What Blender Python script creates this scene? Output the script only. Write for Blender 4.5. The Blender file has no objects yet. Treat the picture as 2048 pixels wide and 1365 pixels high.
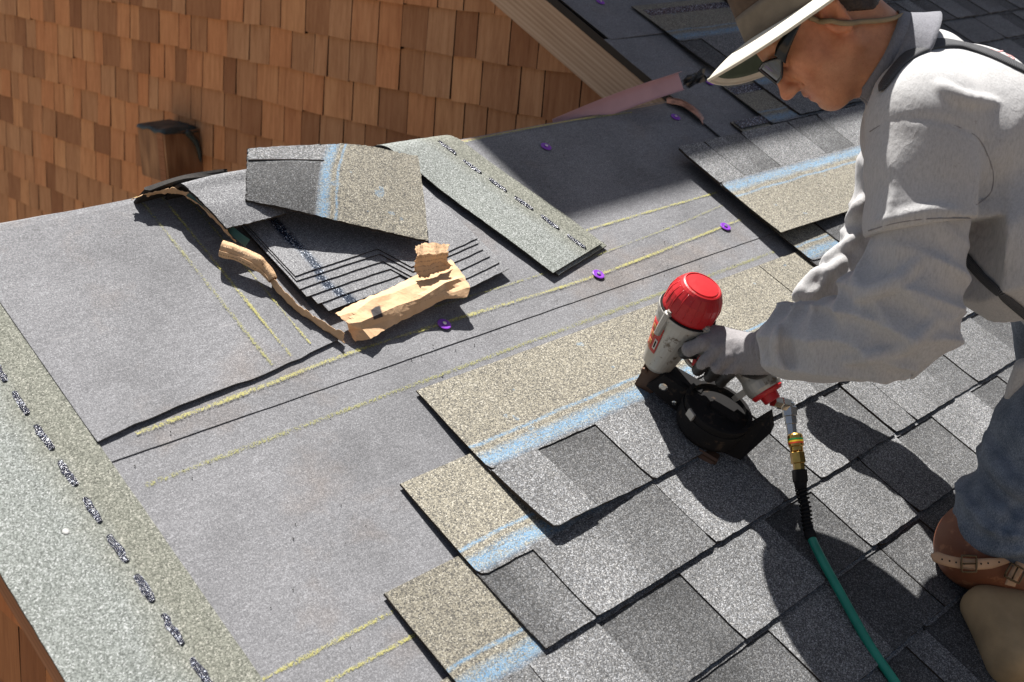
import bpy, bmesh, math, random
import numpy as np
from mathutils import Matrix, Vector
random.seed(7)
RNG = np.random.default_rng(11)
SC = bpy.context.scene
COL = SC.collection

# ---------------------------------------------------------------- camera, sky, sun, exposure
PITCH = math.radians(27.094)
CAM_H = 1.29                       # camera height above the roof plane (m)
FPX = 2379.643
RC = np.array([[0.70294434, -0.71112836, 0.01287282],
               [-0.24920948, -0.26321239, -0.93199457],
               [0.66615605, 0.65193228, -0.36224359]])     # world -> camera (right, down, forward)
EU = np.array([1.0, 0, 0]); EV = np.array([0, math.cos(PITCH), math.sin(PITCH)]); EN = np.array([0, -math.sin(PITCH), math.cos(PITCH)])
CAMP = CAM_H * EN
cam = bpy.data.objects.new('camera', bpy.data.cameras.new('camera')); COL.objects.link(cam)
M = Matrix.Identity(4)
for i in range(3):
    M[i][0] = RC[0, i]; M[i][1] = -RC[1, i]; M[i][2] = -RC[2, i]; M[i][3] = CAMP[i]
cam.matrix_world = M
cam.data.sensor_width = 36; cam.data.lens = FPX * 36 / 2048; cam.data.clip_end = 500; cam.data.clip_start = .02
cam.data.dof.use_dof = True; cam.data.dof.focus_distance = 2.05; cam.data.dof.aperture_fstop = 7.1
SC.camera = cam

SUN_R = np.array([0.33, 1.16, 1.0]) / 1.5666          # towards the sun, in roof axes (u, v, normal)
sd = SUN_R[0] * EU + SUN_R[1] * EV + SUN_R[2] * EN; sd /= np.linalg.norm(sd)
w = bpy.data.worlds.new('World'); SC.world = w; w.use_nodes = True
nt = w.node_tree; bg = nt.nodes['Background']
sky = nt.nodes.new('ShaderNodeTexSky'); sky.sky_type = 'NISHITA'; sky.sun_disc = False
sky.sun_elevation = math.asin(sd[2]); sky.sun_rotation = math.atan2(sd[0], sd[1]); sky.altitude = 300
sky.air_density = .8; sky.dust_density = 2.5; sky.ozone_density = .7
hsv = nt.nodes.new('ShaderNodeHueSaturation'); hsv.inputs['Saturation'].default_value = .72; nt.links.new(sky.outputs[0], hsv.inputs['Color']); nt.links.new(hsv.outputs[0], bg.inputs[0]); bg.inputs[1].default_value = 0.043
sl = bpy.data.lights.new('sun', 'SUN'); sl.energy = 5.0; sl.angle = math.radians(0.53); sl.color = (1, .972, .935)
so = bpy.data.objects.new('sun', sl); COL.objects.link(so)
so.rotation_euler = Vector((-sd[0], -sd[1], -sd[2])).to_track_quat('-Z', 'Y').to_euler(); so.location = (2, 6, 8)
SC.view_settings.view_transform = 'Standard'; SC.view_settings.look = 'None'; SC.view_settings.gamma = 1
SC.view_settings.exposure = 1.15
SC.view_settings.use_curve_mapping = False

# ---------------------------------------------------------------- geometry helpers
def ray(x, y):
    return RC.T @ np.array([(x - 1024) / FPX, (y - 682.5) / FPX, 1.0])
def P(x, y, d):                                   # world point on a sight line at a given depth
    return CAMP + ray(x, y) * d
def R3(u, v, h=0.0):                              # roof coordinates -> world
    return u * EU + v * EV + h * EN
def roofpt(x, y, h=0.0):                          # sight line meets the plane h above the roof -> roof coords
    d = ray(x, y); t = (h - CAM_H) / (d @ EN); p = CAMP + t * d
    return np.array([p @ EU, p @ EV, h])
def to_roof(p):
    return np.array([p @ EU, p @ EV, p @ EN])
ROOFM = Matrix(((1, 0, 0, 0), (0, EV[1], EN[1], 0), (0, EV[2], EN[2], 0), (0, 0, 0, 1)))

def obj(name, verts, faces, mat=None, parent=None, smooth=False, origin=None, roof=False, uv=None, tone=None, mats=None, fmat=None, attrs=None):
    """one mesh object; verts in world (or roof, with roof=True) coordinates; origin = where the object sits"""
    V = np.asarray(verts, float).reshape(-1, 3)
    if origin is None:
        origin = np.array([V[:, 0].mean(), V[:, 1].mean(), V[:, 2].min()])
    me = bpy.data.meshes.new(name)
    me.from_pydata((V - origin).tolist(), [], [list(map(int, f)) for f in faces]); me.update()
    if mats:
        for m in mats: me.materials.append(m)
        if fmat is not None: me.polygons.foreach_set('material_index', np.asarray(fmat, 'i'))
    elif mat: me.materials.append(mat)
    if smooth: me.polygons.foreach_set('use_smooth', np.ones(len(me.polygons), bool))
    if uv is not None:
        ul = me.uv_layers.new(name='UVMap'); li = np.zeros(len(me.loops), 'i'); me.loops.foreach_get('vertex_index', li)
        ul.data.foreach_set('uv', np.asarray(uv, 'f')[li].ravel())
    if tone is not None:
        at = me.attributes.new('tone', 'FLOAT', 'POINT'); at.data.foreach_set('value', np.asarray(tone, 'f'))
    for k, a in (attrs or {}).items():
        at = me.attributes.new(k, 'FLOAT', 'POINT'); at.data.foreach_set('value', np.asarray(a, 'f'))
    o = bpy.data.objects.new(name, me); COL.objects.link(o)
    if roof:
        o.matrix_world = Matrix.Translation(Vector(R3(*origin))) @ ROOFM
    else:
        o.matrix_world = Matrix.Translation(Vector(origin))
    if parent is not None: adopt(o, parent)
    return o
PM = {}
def adopt(o, parent):
    mw = o.matrix_world.copy(); pw = PM.get(parent.name, parent.matrix_basis.copy())
    o.parent = parent; o.matrix_parent_inverse = Matrix.Identity(4)
    o.matrix_basis = pw.inverted() @ mw
    PM[o.name] = mw
def empty(name, p, label=None, cat=None, group=None, roof=True):
    o = bpy.data.objects.new(name, None); COL.objects.link(o); o.empty_display_size = .05
    o.matrix_world = Matrix.Translation(Vector(p)) @ (ROOFM if roof else Matrix.Identity(4))
    PM[o.name] = o.matrix_world.copy()
    if label: tag(o, label, cat, group)
    return o
def tag(o, label=None, cat=None, group=None, kind=None):
    if label: o['label'] = label
    if cat: o['category'] = cat
    if group: o['group'] = group
    if kind: o['kind'] = kind
    PM.setdefault(o.name, o.matrix_basis.copy())
    return o

class Geo:                                         # collects shapes for ONE mesh
    def __init__(s): s.v = []; s.f = []; s.m = []
    def add(s, V, F, m=0):
        b = len(s.v); s.v += [tuple(map(float, p)) for p in V]; s.f += [[b + i for i in f] for f in F]; s.m += [m] * len(F)
    def box(s, c, ax, half, m=0):                  # centre, 3 axes, half sizes
        c = np.array(c, float); ax = np.array(ax, float)
        V = [c + sx * half[0] * ax[0] + sy * half[1] * ax[1] + sz * half[2] * ax[2] for sz in (-1, 1) for sy in (-1, 1) for sx in (-1, 1)]
        s.add(V, [(0, 2, 3, 1), (4, 5, 7, 6), (0, 1, 5, 4), (2, 6, 7, 3), (0, 4, 6, 2), (1, 3, 7, 5)], m)
    def tube(s, pts, r, n=12, cap=True, m=0, twist=None):
        pts = [np.array(p, float) for p in pts]; r = list(r) if hasattr(r, '__len__') else [r] * len(pts)
        k = len(pts); T = [pts[min(i + 1, k - 1)] - pts[max(i - 1, 0)] for i in range(k)]
        T = [t / (np.linalg.norm(t) + 1e-12) for t in T]
        a = np.cross(T[0], [0.3, .2, 1]); a /= np.linalg.norm(a); V = []
        for i in range(k):
            a = a - T[i] * (a @ T[i]); a /= np.linalg.norm(a); b = np.cross(T[i], a)
            for j in range(n):
                q = 2 * math.pi * j / n; V.append(pts[i] + r[i] * (math.cos(q) * a + math.sin(q) * b))
        F = [(i * n + j, i * n + (j + 1) % n, (i + 1) * n + (j + 1) % n, (i + 1) * n + j) for i in range(k - 1) for j in range(n)]
        if cap: F += [tuple(range(n - 1, -1, -1)), tuple((k - 1) * n + j for j in range(n))]
        s.add(V, F, m)
    def lathe(s, c, axis, prof, n=24, m=0, ref=None):   # prof: list of (dist along axis, radius)
        c = np.array(c, float); axis = np.array(axis, float) / np.linalg.norm(axis)
        pts = [c + axis * d for d, r in prof]
        a = np.cross(axis, ref if ref is not None else [0.31, .2, .93]); a /= np.linalg.norm(a); b = np.cross(axis, a); V = []
        for p, (d, r) in zip(pts, prof):
            for j in range(n):
                q = 2 * math.pi * j / n; V.append(p + max(r, 1e-5) * (math.cos(q) * a + math.sin(q) * b))
        k = len(prof)
        F = [(i * n + j, i * n + (j + 1) % n, (i + 1) * n + (j + 1) % n, (i + 1) * n + j) for i in range(k - 1) for j in range(n)]
        F += [tuple(range(n - 1, -1, -1)), tuple((k - 1) * n + j for j in range(n))]
        s.add(V, F, m)
    def prism(s, poly, ext, m=0):                  # closed polygon of 3D points, extruded by vector ext
        n = len(poly); poly = [np.array(p, float) for p in poly]; ext = np.array(ext, float)
        V = poly + [p + ext for p in poly]
        s.add(V, [tuple(range(n))[::-1], tuple(range(n, 2 * n))] + [(i, (i + 1) % n, n + (i + 1) % n, n + i) for i in range(n)], m)
    def grid(s, A, thick=0.0, m=0, up=None):       # A: (r,c,3) sheet, thickened downward along vertex normals
        A = np.asarray(A, float); r, c, _ = A.shape
        du = np.gradient(A, axis=1); dv = np.gradient(A, axis=0); nn = np.cross(du, dv); nn /= np.linalg.norm(nn, axis=2, keepdims=True) + 1e-12
        B = A - nn * thick
        idx = lambda i, j: i * c + j
        F = [(idx(i, j), idx(i, j + 1), idx(i + 1, j + 1), idx(i + 1, j)) for i in range(r - 1) for j in range(c - 1)]
        if thick:
            o = r * c
            F += [(o + idx(i, j), o + idx(i + 1, j), o + idx(i + 1, j + 1), o + idx(i, j + 1)) for i in range(r - 1) for j in range(c - 1)]
            ring = [(0, j) for j in range(c)] + [(i, c - 1) for i in range(1, r)] + [(r - 1, j) for j in range(c - 2, -1, -1)] + [(i, 0) for i in range(r - 2, 0, -1)]
            F += [(idx(*ring[k]), o + idx(*ring[k]), o + idx(*ring[(k + 1) % len(ring)]), idx(*ring[(k + 1) % len(ring)])) for k in range(len(ring))]
            s.add(list(A.reshape(-1, 3)) + list(B.reshape(-1, 3)), F, m)
        else: s.add(A.reshape(-1, 3), F, m)
    def obj(s, name, mat=None, parent=None, **k):
        if isinstance(mat, (list, tuple)):
            return obj(name, s.v, s.f, None, parent, mats=mat, fmat=s.m, **k)
        return obj(name, s.v, s.f, mat, parent, **k)

def vnoise(p, scale, seed=0):                      # smooth value noise, -1..1, p (...,3)
    q = np.asarray(p, float) * scale + 100.0 + seed * 17.3
    i = np.floor(q).astype(np.int64); f = q - i; f = f * f * (3 - 2 * f)
    def h(a, b, c):
        n = (a * 73856093) ^ (b * 19349663) ^ (c * 83492791) ^ (seed * 2654435)
        n = (n ^ (n >> 13)) * 1274126177 & 0x7fffffff
        return (n % 65536) / 32768.0 - 1
    x, y, z = i[..., 0], i[..., 1], i[..., 2]; fx, fy, fz = f[..., 0], f[..., 1], f[..., 2]
    r = 0
    for a in (0, 1):
        for b in (0, 1):
            for c in (0, 1):
                r = r + h(x + a, y + b, z + c) * (fx if a else 1 - fx) * (fy if b else 1 - fy) * (fz if c else 1 - fz)
    return r
def sn(x):                                         # cheap 1-D wobble, -1..1
    return .5 * math.sin(x) + .3 * math.sin(2.3 * x + 1.7) + .2 * math.sin(5.1 * x + .4)
def interp_poly(pts, n):                           # resample a polyline smoothly (Catmull-Rom)
    pts = np.array(pts, float); k = len(pts); out = []
    for t in np.linspace(0, k - 1, n):
        i = min(int(t), k - 2); f = t - i
        p0, p1, p2, p3 = pts[max(i - 1, 0)], pts[i], pts[i + 1], pts[min(i + 2, k - 1)]
        out.append(.5 * (2 * p1 + (p2 - p0) * f + (2 * p0 - 5 * p1 + 4 * p2 - p3) * f * f + (3 * p1 - p0 - 3 * p2 + p3) * f ** 3))
    return np.array(out)

# ---------------------------------------------------------------- material helpers
class MT:
    def __init__(s, name):
        s.m = bpy.data.materials.new(name); s.m.use_nodes = True; s.t = s.m.node_tree
        s.b = s.t.nodes['Principled BSDF']; s.out = s.t.nodes['Material Output']
    def n(s, typ, ins=None, **props):
        nd = s.t.nodes.new('ShaderNode' + typ)
        for k, v in props.items(): setattr(nd, k, v)
        if ins:
            for k, v in (ins.items() if isinstance(ins, dict) else enumerate(ins)):
                if v is None: continue
                s.set(nd.inputs[k], v)
        return nd
    def set(s, sock, v):
        if isinstance(v, bpy.types.NodeSocket): s.t.links.new(v, sock)
        elif isinstance(v, (tuple, list)) and len(v) == 3 and sock.type == 'RGBA': sock.default_value = (*v, 1)
        else: sock.default_value = v
    def math(s, op, a, b=None, c=None, clamp=False):
        nd = s.n('Math', [a, b, c] if c is not None else ([a, b] if b is not None else [a]), operation=op); nd.use_clamp = clamp
        return nd.outputs[0]
    def ramp(s, fac, stops, interp='LINEAR'):
        nd = s.n('ValToRGB', [fac]); cr = nd.color_ramp; cr.interpolation = interp
        while len(cr.elements) < len(stops): cr.elements.new(.5)
        for e, (p, c) in zip(cr.elements, stops):
            e.position = p; e.color = (*c, 1) if hasattr(c, '__len__') else (c, c, c, 1)
        return nd.outputs[0]
    def mix(s, fac, a, b, mode='MIX'):
        nd = s.n('Mix', data_type='RGBA', blend_type=mode)
        s.set(nd.inputs[0], fac); s.set(nd.inputs[6], a); s.set(nd.inputs[7], b); return nd.outputs[2]
    def noise(s, vec, scale, detail=3, rough=.55, out=0):
        return s.n('TexNoise', {'Vector': vec, 'Scale': scale, 'Detail': detail, 'Roughness': rough}).outputs[out]
    def vor(s, vec, scale, rnd=1.0, dims='3D'):
        return s.n('TexVoronoi', {'Vector': vec, 'Scale': scale, 'Randomness': rnd})
    def map(s, vec, scale=(1, 1, 1), rot=(0, 0, 0), loc=(0, 0, 0)):
        return s.n('Mapping', {'Vector': vec, 'Scale': scale, 'Rotation': rot, 'Location': loc}).outputs[0]
    def pos(s): return s.n('NewGeometry').outputs['Position']
    def objc(s): return s.n('TexCoord').outputs['Object']
    def uv(s): return s.n('TexCoord').outputs['UV']
    def xyz(s, v): return s.n('SeparateXYZ', [v]).outputs
    def rnd(s): return s.n('ObjectInfo').outputs['Random']
    def attr(s, name): return s.n('Attribute', attribute_name=name).outputs['Fac']
    def bump(s, h, strength=.3, dist=.002):
        s.set(s.b.inputs['Normal'], s.n('Bump', {'Height': h, 'Strength': strength, 'Distance': dist}).outputs[0])
    def fin(s, col=None, rough=None, metal=None, spec=None, **k):
        if col is not None: s.set(s.b.inputs['Base Color'], col)
        if rough is not None: s.set(s.b.inputs['Roughness'], rough)
        if metal is not None: s.set(s.b.inputs['Metallic'], metal)
        if spec is not None: s.set(s.b.inputs['Specular IOR Level'], spec)
        for a, v in k.items(): s.set(s.b.inputs[a.replace('_', ' ')], v)
        return s.m

def speckle(t, vec, scale, stops):                 # one random value per mineral grain
    v = t.vor(vec, scale); g = t.xyz(v.outputs['Color'])[0]
    return t.ramp(g, stops), v.outputs['Distance'], t.xyz(v.outputs['Color'])[1]
def band(t, y, lo, hi, soft):                      # 1 inside lo..hi with soft shoulders
    a = t.n('MapRange', [y, lo - soft, lo + soft, 0, 1]).outputs[0]; b = t.n('MapRange', [y, hi - soft, hi + soft, 1, 0]).outputs[0]
    return t.math('MULTIPLY', a, b)

def mat_shingle():
    t = MT('laminated_shingle'); p = t.pos(); uv = t.xyz(t.uv()); y = uv[1]; tone = t.attr('tone')
    grey, dist, r2 = speckle(t, p, 640, [(0, .045), (.3, .085), (.62, .150), (.86, .235), (1, .40)])
    warm = t.mix(t.math('MULTIPLY', r2, .5), grey, t.mix(1, grey, (1.12, 1.0, .82), 'MULTIPLY'))
    big = t.noise(p, 9, 3)
    tv = t.math('MULTIPLY', tone, t.n('MapRange', [big, .3, .7, .86, 1.12]).outputs[0])
    cg = t.mix(1, t.mix(1, warm, (.97, 1.0, 1.05), 'MULTIPLY'), t.n('CombineColor', [tv, tv, tv]).outputs[0], 'MULTIPLY')
    tan, d2, q2 = speckle(t, p, 600, [(0, (.05, .047, .042)), (.24, (.105, .098, .083)), (.55, (.195, .178, .138)), (.85, (.28, .255, .195)), (1, (.42, .395, .33))])
    hl = t.n('MapRange', [t.math('ADD', y, t.math('MULTIPLY', t.math('SUBTRACT', t.noise(p, 60), .5), .006)), .1455, .1485, 0, 1]).outputs[0]
    c = t.mix(hl, cg, tan)
    wob = t.math('MULTIPLY', t.math('SUBTRACT', t.noise(p, 12, 2), .5), .012)
    yw = t.math('ADD', y, wob)
    thick = t.math('MULTIPLY', band(t, yw, .147, .170, .007), .72)
    thin = t.math('MULTIPLY', band(t, yw, .186, .190, .0025), .85)
    blot = t.math('MULTIPLY', t.math('GREATER_THAN', t.noise(p, 26, 2), .71), t.math('GREATER_THAN', y, .15))
    paint = t.math('MAXIMUM', t.math('MAXIMUM', thick, thin), t.math('MULTIPLY', blot, .35))
    grit = t.xyz(t.vor(p, 560).outputs['Color'])[2]
    streak = t.noise(t.map(p, (30, 180, 180), (PITCH, 0, 0)), 1, 2)
    fac = t.math('MULTIPLY', paint, t.n('MapRange', [t.math('ADD', t.math('MULTIPLY', grit, .55), t.math('MULTIPLY', streak, .7)), .5, .85, 1, .12]).outputs[0])
    c = t.mix(fac, c, t.mix(grit, (.09, .23, .40), (.20, .37, .52)))
    edge = t.xyz(t.n('VectorTransform', {'Vector': t.n('NewGeometry').outputs['True Normal']}, vector_type='NORMAL', convert_from='WORLD', convert_to='OBJECT').outputs[0])[2]
    c = t.mix(t.math('LESS_THAN', t.math('ABSOLUTE', edge), .5), c, t.mix(t.noise(p, 300), (.006, .005, .004), (.06, .04, .026)))
    ob = t.n('MapRange', [t.rnd(), 0, 1, .88, 1.10]).outputs[0]; scuff = t.n('MapRange', [t.noise(p, 3.2, 5, .65), .35, .7, .90, 1.10]).outputs[0]; ob = t.math('MULTIPLY', ob, scuff)
    c = t.mix(1, c, t.n('CombineColor', [ob, ob, ob]).outputs[0], 'MULTIPLY')
    t.bump(t.math('SUBTRACT', 1, dist), .55, .0012)
    return t.fin(c, .82, spec=.35)

def mat_granule(name, stops, scale, patch=None, rough=.85):
    t = MT(name); p = t.pos(); c, d, r = speckle(t, p, scale, stops)
    if patch: c = t.mix(1, c, t.ramp(t.noise(p, 6, 4), patch), 'MULTIPLY')
    t.bump(t.math('SUBTRACT', 1, d), .5, .0012); return t.fin(c, rough, spec=.35)

def mat_starter():
    t = MT('starter_granule'); p = t.pos(); x = t.xyz(t.uv())[0]
    c, d, r = speckle(t, p, 640, [(0, (.075, .08, .073)), (.3, (.135, .146, .132)), (.6, (.20, .214, .198)), (.86, (.265, .28, .262)), (1, (.42, .43, .42))])
    dirt = t.math('MULTIPLY', t.n('MapRange', [t.math('ADD', x, t.math('MULTIPLY', t.math('SUBTRACT', t.noise(p, 14, 4), .5), .06)), .095, .15, 0, 1]).outputs[0], .85)
    c = t.mix(dirt, c, t.mix(1, c, (.82, .77, .66), 'MULTIPLY'))
    t.bump(t.math('SUBTRACT', 1, d), .5, .0012); return t.fin(c, .85, spec=.35)

def mat_felt():
    t = MT('roofing_felt'); p = t.pos()
    fine = t.xyz(t.vor(p, 800).outputs['Color'])[0]
    fib = t.noise(t.map(p, (1, 1, 1)), 420, 2, .7); weave = t.noise(t.map(p, (40, 400, 400), (PITCH, 0, 0)), 1, 2)
    v = t.math('ADD', t.math('MULTIPLY', fine, .5), t.math('ADD', t.math('MULTIPLY', fib, .42), t.math('MULTIPLY', weave, .3)))
    c = t.ramp(v, [(.12, (.068, .068, .071)), (.5, (.128, .127, .132)), (.72, (.178, .177, .183)), (1, (.31, .31, .32))])
    c = t.mix(1, c, t.ramp(t.noise(p, 5, 5, .6), [(.32, .80), (.5, 1.0), (.7, 1.16)]), 'MULTIPLY')
    st = t.math('MULTIPLY', t.n('MapRange', [t.noise(p, 4.2, 6, .62), .56, .74, 0, 1]).outputs[0], .5)
    c = t.mix(st, c, t.mix(1, c, (1.15, .93, .74), 'MULTIPLY'))
    sc = t.math('GREATER_THAN', t.noise(t.map(p, (9, 90, 90), (PITCH, 0, .3)), 1, 3), .72)
    c = t.mix(t.math('MULTIPLY', sc, .25), c, (.32, .31, .31))
    t.bump(v, .35, .0008); return t.fin(c, .88, spec=.3)

def mat_chalk(name, col, col2, gain):
    t = MT(name); p = t.pos(); uv = t.xyz(t.uv()); x = uv[0]
    prof = t.math('SUBTRACT', 1, t.math('POWER', t.math('ABSOLUTE', x), 1.6), clamp=True)
    g = t.xyz(t.vor(p, 620).outputs['Color'])[0]; big = t.noise(p, 16, 3)
    a = t.math('MULTIPLY', prof, t.math('ADD', t.math('MULTIPLY', big, gain), t.math('MULTIPLY', t.math('SUBTRACT', g, .5), .75)))
    a = t.n('MapRange', [a, .20, .62, 0, .72]).outputs[0]
    t.fin(t.mix(g, col, col2), .95, spec=.1)
    tr = t.n('BsdfTransparent'); mx = t.n('MixShader', [a, tr.outputs[0], t.b.outputs[0]])
    t.t.links.new(mx.outputs[0], t.out.inputs[0]); return t.m

def mat_tar():
    t = MT('asphalt_sealant'); p = t.pos(); v = t.vor(p, 430)
    c = t.ramp(t.xyz(v.outputs['Color'])[0], [(0, (.006, .007, .016)), (.84, (.012, .014, .036)), (.90, (.22, .24, .30)), (1, (.6, .62, .66))])
    t.bump(t.noise(p, 300, 3), 1, .004); return t.fin(c, .22, spec=.8)

def mat_cedar(name, tint=(1, 1, 1)):
    t = MT(name); o = t.objc(); r = t.rnd(); off = t.math('MULTIPLY', r, 37)
    q = t.map(o, (1, 1, 1)); q = t.n('VectorMath', [q, t.n('CombineXYZ', [off, off, off]).outputs[0]], operation='ADD').outputs[0]
    g1 = t.noise(t.map(q, (55, 55, 2.2)), 1, 4, .6); g2 = t.noise(t.map(q, (260, 260, 5)), 1, 3, .6); g3 = t.noise(t.map(q, (9, 9, 3)), 1, 3)
    v = t.math('ADD', t.math('MULTIPLY', g1, .55), t.math('ADD', t.math('MULTIPLY', g2, .3), t.math('MULTIPLY', g3, .25)))
    c = t.ramp(v, [(.28, (.25, .115, .055)), (.46, (.43, .235, .122)), (.62, (.54, .32, .175)), (.85, (.62, .40, .24))])
    c = t.mix(1, c, t.ramp(t.math('FRACT', t.math('MULTIPLY', r, 7.31)), [(0, (.60, .50, .44)), (.22, (.86, .80, .75)), (.55, (1, 1, 1)), (.75, (1.10, .90, .76)), (1, (1.14, 1.10, 1.02))]), 'MULTIPLY')
    c = t.mix(1, c, tint, 'MULTIPLY')
    t.bump(g2, .35, .0015); return t.fin(c, .75, spec=.25)

def mat_timber(name, cols, axis=(2, 60, 60), rot=(0, 0, 0)):
    t = MT(name); o = t.objc(); q = t.map(o, axis, rot)
    g = t.noise(q, 1, 4, .6); w_ = t.n('TexWave', {'Vector': t.map(o, tuple(a * .55 for a in axis), rot), 'Scale': 1.0, 'Distortion': 6.0, 'Detail': 3.0, 'Detail Scale': .7}, wave_type='BANDS', bands_direction='Z').outputs[1]
    v = t.math('ADD', t.math('MULTIPLY', g, .55), t.math('ADD', t.math('MULTIPLY', w_, .16), t.math('MULTIPLY', t.noise(t.map(o, tuple(a * 3.3 for a in axis), rot), 1, 3, .6), .3)))
    c = t.ramp(v, cols); t.bump(v, .25, .001); return t.fin(c, .7, spec=.3)

def plain(name, col, rough=.5, metal=0.0, spec=.5, var=.15, scale=40, bump=0.0, bscale=300):
    t = MT(name); p = t.objc(); nz = t.noise(p, scale, 4)
    lo = tuple(c * (1 - var) for c in col); hi = tuple(min(1, c * (1 + var)) for c in col)
    if bump: t.bump(t.noise(p, bscale, 2), bump, .001)
    return t.fin(t.ramp(nz, [(.3, lo), (.7, hi)]), rough, metal, spec)

m_shingle = mat_shingle(); m_felt = mat_felt(); m_start = mat_starter(); m_tar = mat_tar()
m_yel = mat_chalk('yellow_chalk', (.36, .335, .085), (.44, .41, .14), .96); m_yelf = mat_chalk('faint_yellow_chalk', (.28, .27, .09), (.33, .32, .12), .66)
m_bluec = mat_chalk('blue_chalk', (.12, .33, .62), (.3, .5, .75), 1.1)
m_cedar = mat_cedar('cedar_shingle', (1.03, .95, .87)); m_cedar2 = mat_cedar('dark_cedar_shingle', (.8, .6, .42))
m_back = mat_granule('shingle_back_sand', [(0, (.07, .07, .075)), (.4, (.15, .15, .155)), (.8, (.21, .21, .215)), (1, (.38, .38, .38))], 800, [(.3, .85), (.7, 1.12)])
m_edge = plain('asphalt_edge', (.02, .016, .013), .9, var=.5, scale=200)
m_cap = plain('purple_plastic', (.20, .035, .40), .35, spec=.5); m_steel = plain('galvanised_steel', (.62, .62, .63), .35, 1.0)
m_ply = plain('plywood_deck', (.30, .21, .13), .8)
# ================================================================ THE ROOF
RIDGE = 1.392; RAKE_U = 0.455; MAIN_U = 2.455; EXPO = 0.143; SH_H = 0.326; SH_W = 0.965
def drape(u, s, h, r=.02):                        # a sheet at height h that follows the slope and folds over the ridge
    s0 = RIDGE - r * math.tan(PITCH)
    if s <= s0: return R3(u, s, h)
    a = min((s - s0) / (r + h), 2 * PITCH); rest = max(0, s - s0 - a * (r + h))
    c = np.array([s0, -r]); rr = r + h
    v = c[0] + rr * math.sin(a) + rest * math.cos(a); hh = c[1] + rr * math.cos(a) - rest * math.sin(a)
    return R3(u, v, hh)
g = Geo()
def slab_poly(poly, h0, h1, fn=R3):
    V = [fn(u, v, h0) for u, v in poly]; g.prism(V, (fn(0, 0, h1) - fn(0, 0, h0)))
slab_poly([(RAKE_U + .012, -2.6), (8.5, -2.6), (8.5, 9.0), (MAIN_U + .01, 9.0), (MAIN_U + .01, RIDGE), (RAKE_U + .012, RIDGE)], -.022, -.0022)
top = drape(0, RIDGE + .2, -.0022); 
FV = np.array([0, math.cos(PITCH), -math.sin(PITCH)]); FN = np.array([0, math.sin(PITCH), math.cos(PITCH)])
ridge_p = R3(0, RIDGE, -.0022)
g.prism([ridge_p + EU * a + FV * b for a, b in ((RAKE_U + .012, 0.0), (2.52, 0.0), (2.52, 3.2), (RAKE_U + .012, 3.2))], -FN * .02)
roof = g.obj('roof', m_ply, origin=R3(RAKE_U, 0, 0)); tag(roof, kind='structure')

def sheet(name, u0, u1, v0, v1, h, thick=.0014, nu=40, nv=14, wave=None, mat=m_felt, drapeover=False, uv=False, parent=roof, edge=0.0015, origin=None):
    A = np.zeros((nv, nu, 3)); UV = []
    for i, fv in enumerate(np.linspace(0, 1, nv)):
        for j, fu in enumerate(np.linspace(0, 1, nu)):
            a = v0(fu) if callable(v0) else v0; b = v1(fu) if callable(v1) else v1
            v = a + (b - a) * fv; u = u0 + (u1 - u0) * fu
            if i in (0,) and edge: v += edge * vnoise(np.array([u * 40, v, 0]), 1, 3)
            hh = h + (wave(u, v, fu, fv) if wave else 0)
            A[i, j] = drape(u, v, hh) if drapeover else R3(u, v, hh); UV.append((u - u0, v))
    gg = Geo(); gg.grid(A, thick)
    return gg.obj(name, mat, parent, uv=(UV + UV) if uv else None, smooth=False)
# underlayment courses: lower roll, upper roll, ridge cap piece and the rolls on the main roof
sheet('underlayment_sheet', RAKE_U + .015, 7.4, -2.5, .99, -.0006, nu=60, nv=10)
sheet('underlayment_sheet', .642, 2.452, lambda f: .897 + .008 * f, RIDGE + .35, .0008, nu=90, nv=40, drapeover=True,
      edge=.0005, wave=lambda u, v, fu, fv: .0002 * math.exp(-((fv) / .03)) * (1 + .7 * math.sin(u * 11)) + .0008 * min(1, fv * 12) * (.5 + .5 * sn(u * 9 + 3 * sn(v * 8))))
capv = lambda f: .931 + .044 * f + .003 * math.sin(f * 7)
sheet('underlayment_sheet', .645, 1.085, capv, RIDGE + .30, .0045, nu=44, nv=48, drapeover=True,
      wave=lambda u, v, fu, fv: .0028 * math.exp(-fv / .05) * (.3 + .7 * math.exp(-((fu - .2) / .3) ** 2)) + .0016 * (.5 + .5 * sn(u * 14 + 3 * sn(v * 9))))
sheet('underlayment_sheet', 2.43, 7.4, .86, 1.655, .0036, nu=50, nv=30, wave=lambda u, v, fu, fv: .004 * math.exp(-fu / .01) + .001 * sn(u * 8 + v * 11) + .001)
sheet('underlayment_sheet', 2.45, 7.4, 1.65, 4.1, .0062, nu=50, nv=20, wave=lambda u, v, fu, fv: .003 * math.exp(-fv / .05))
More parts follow.
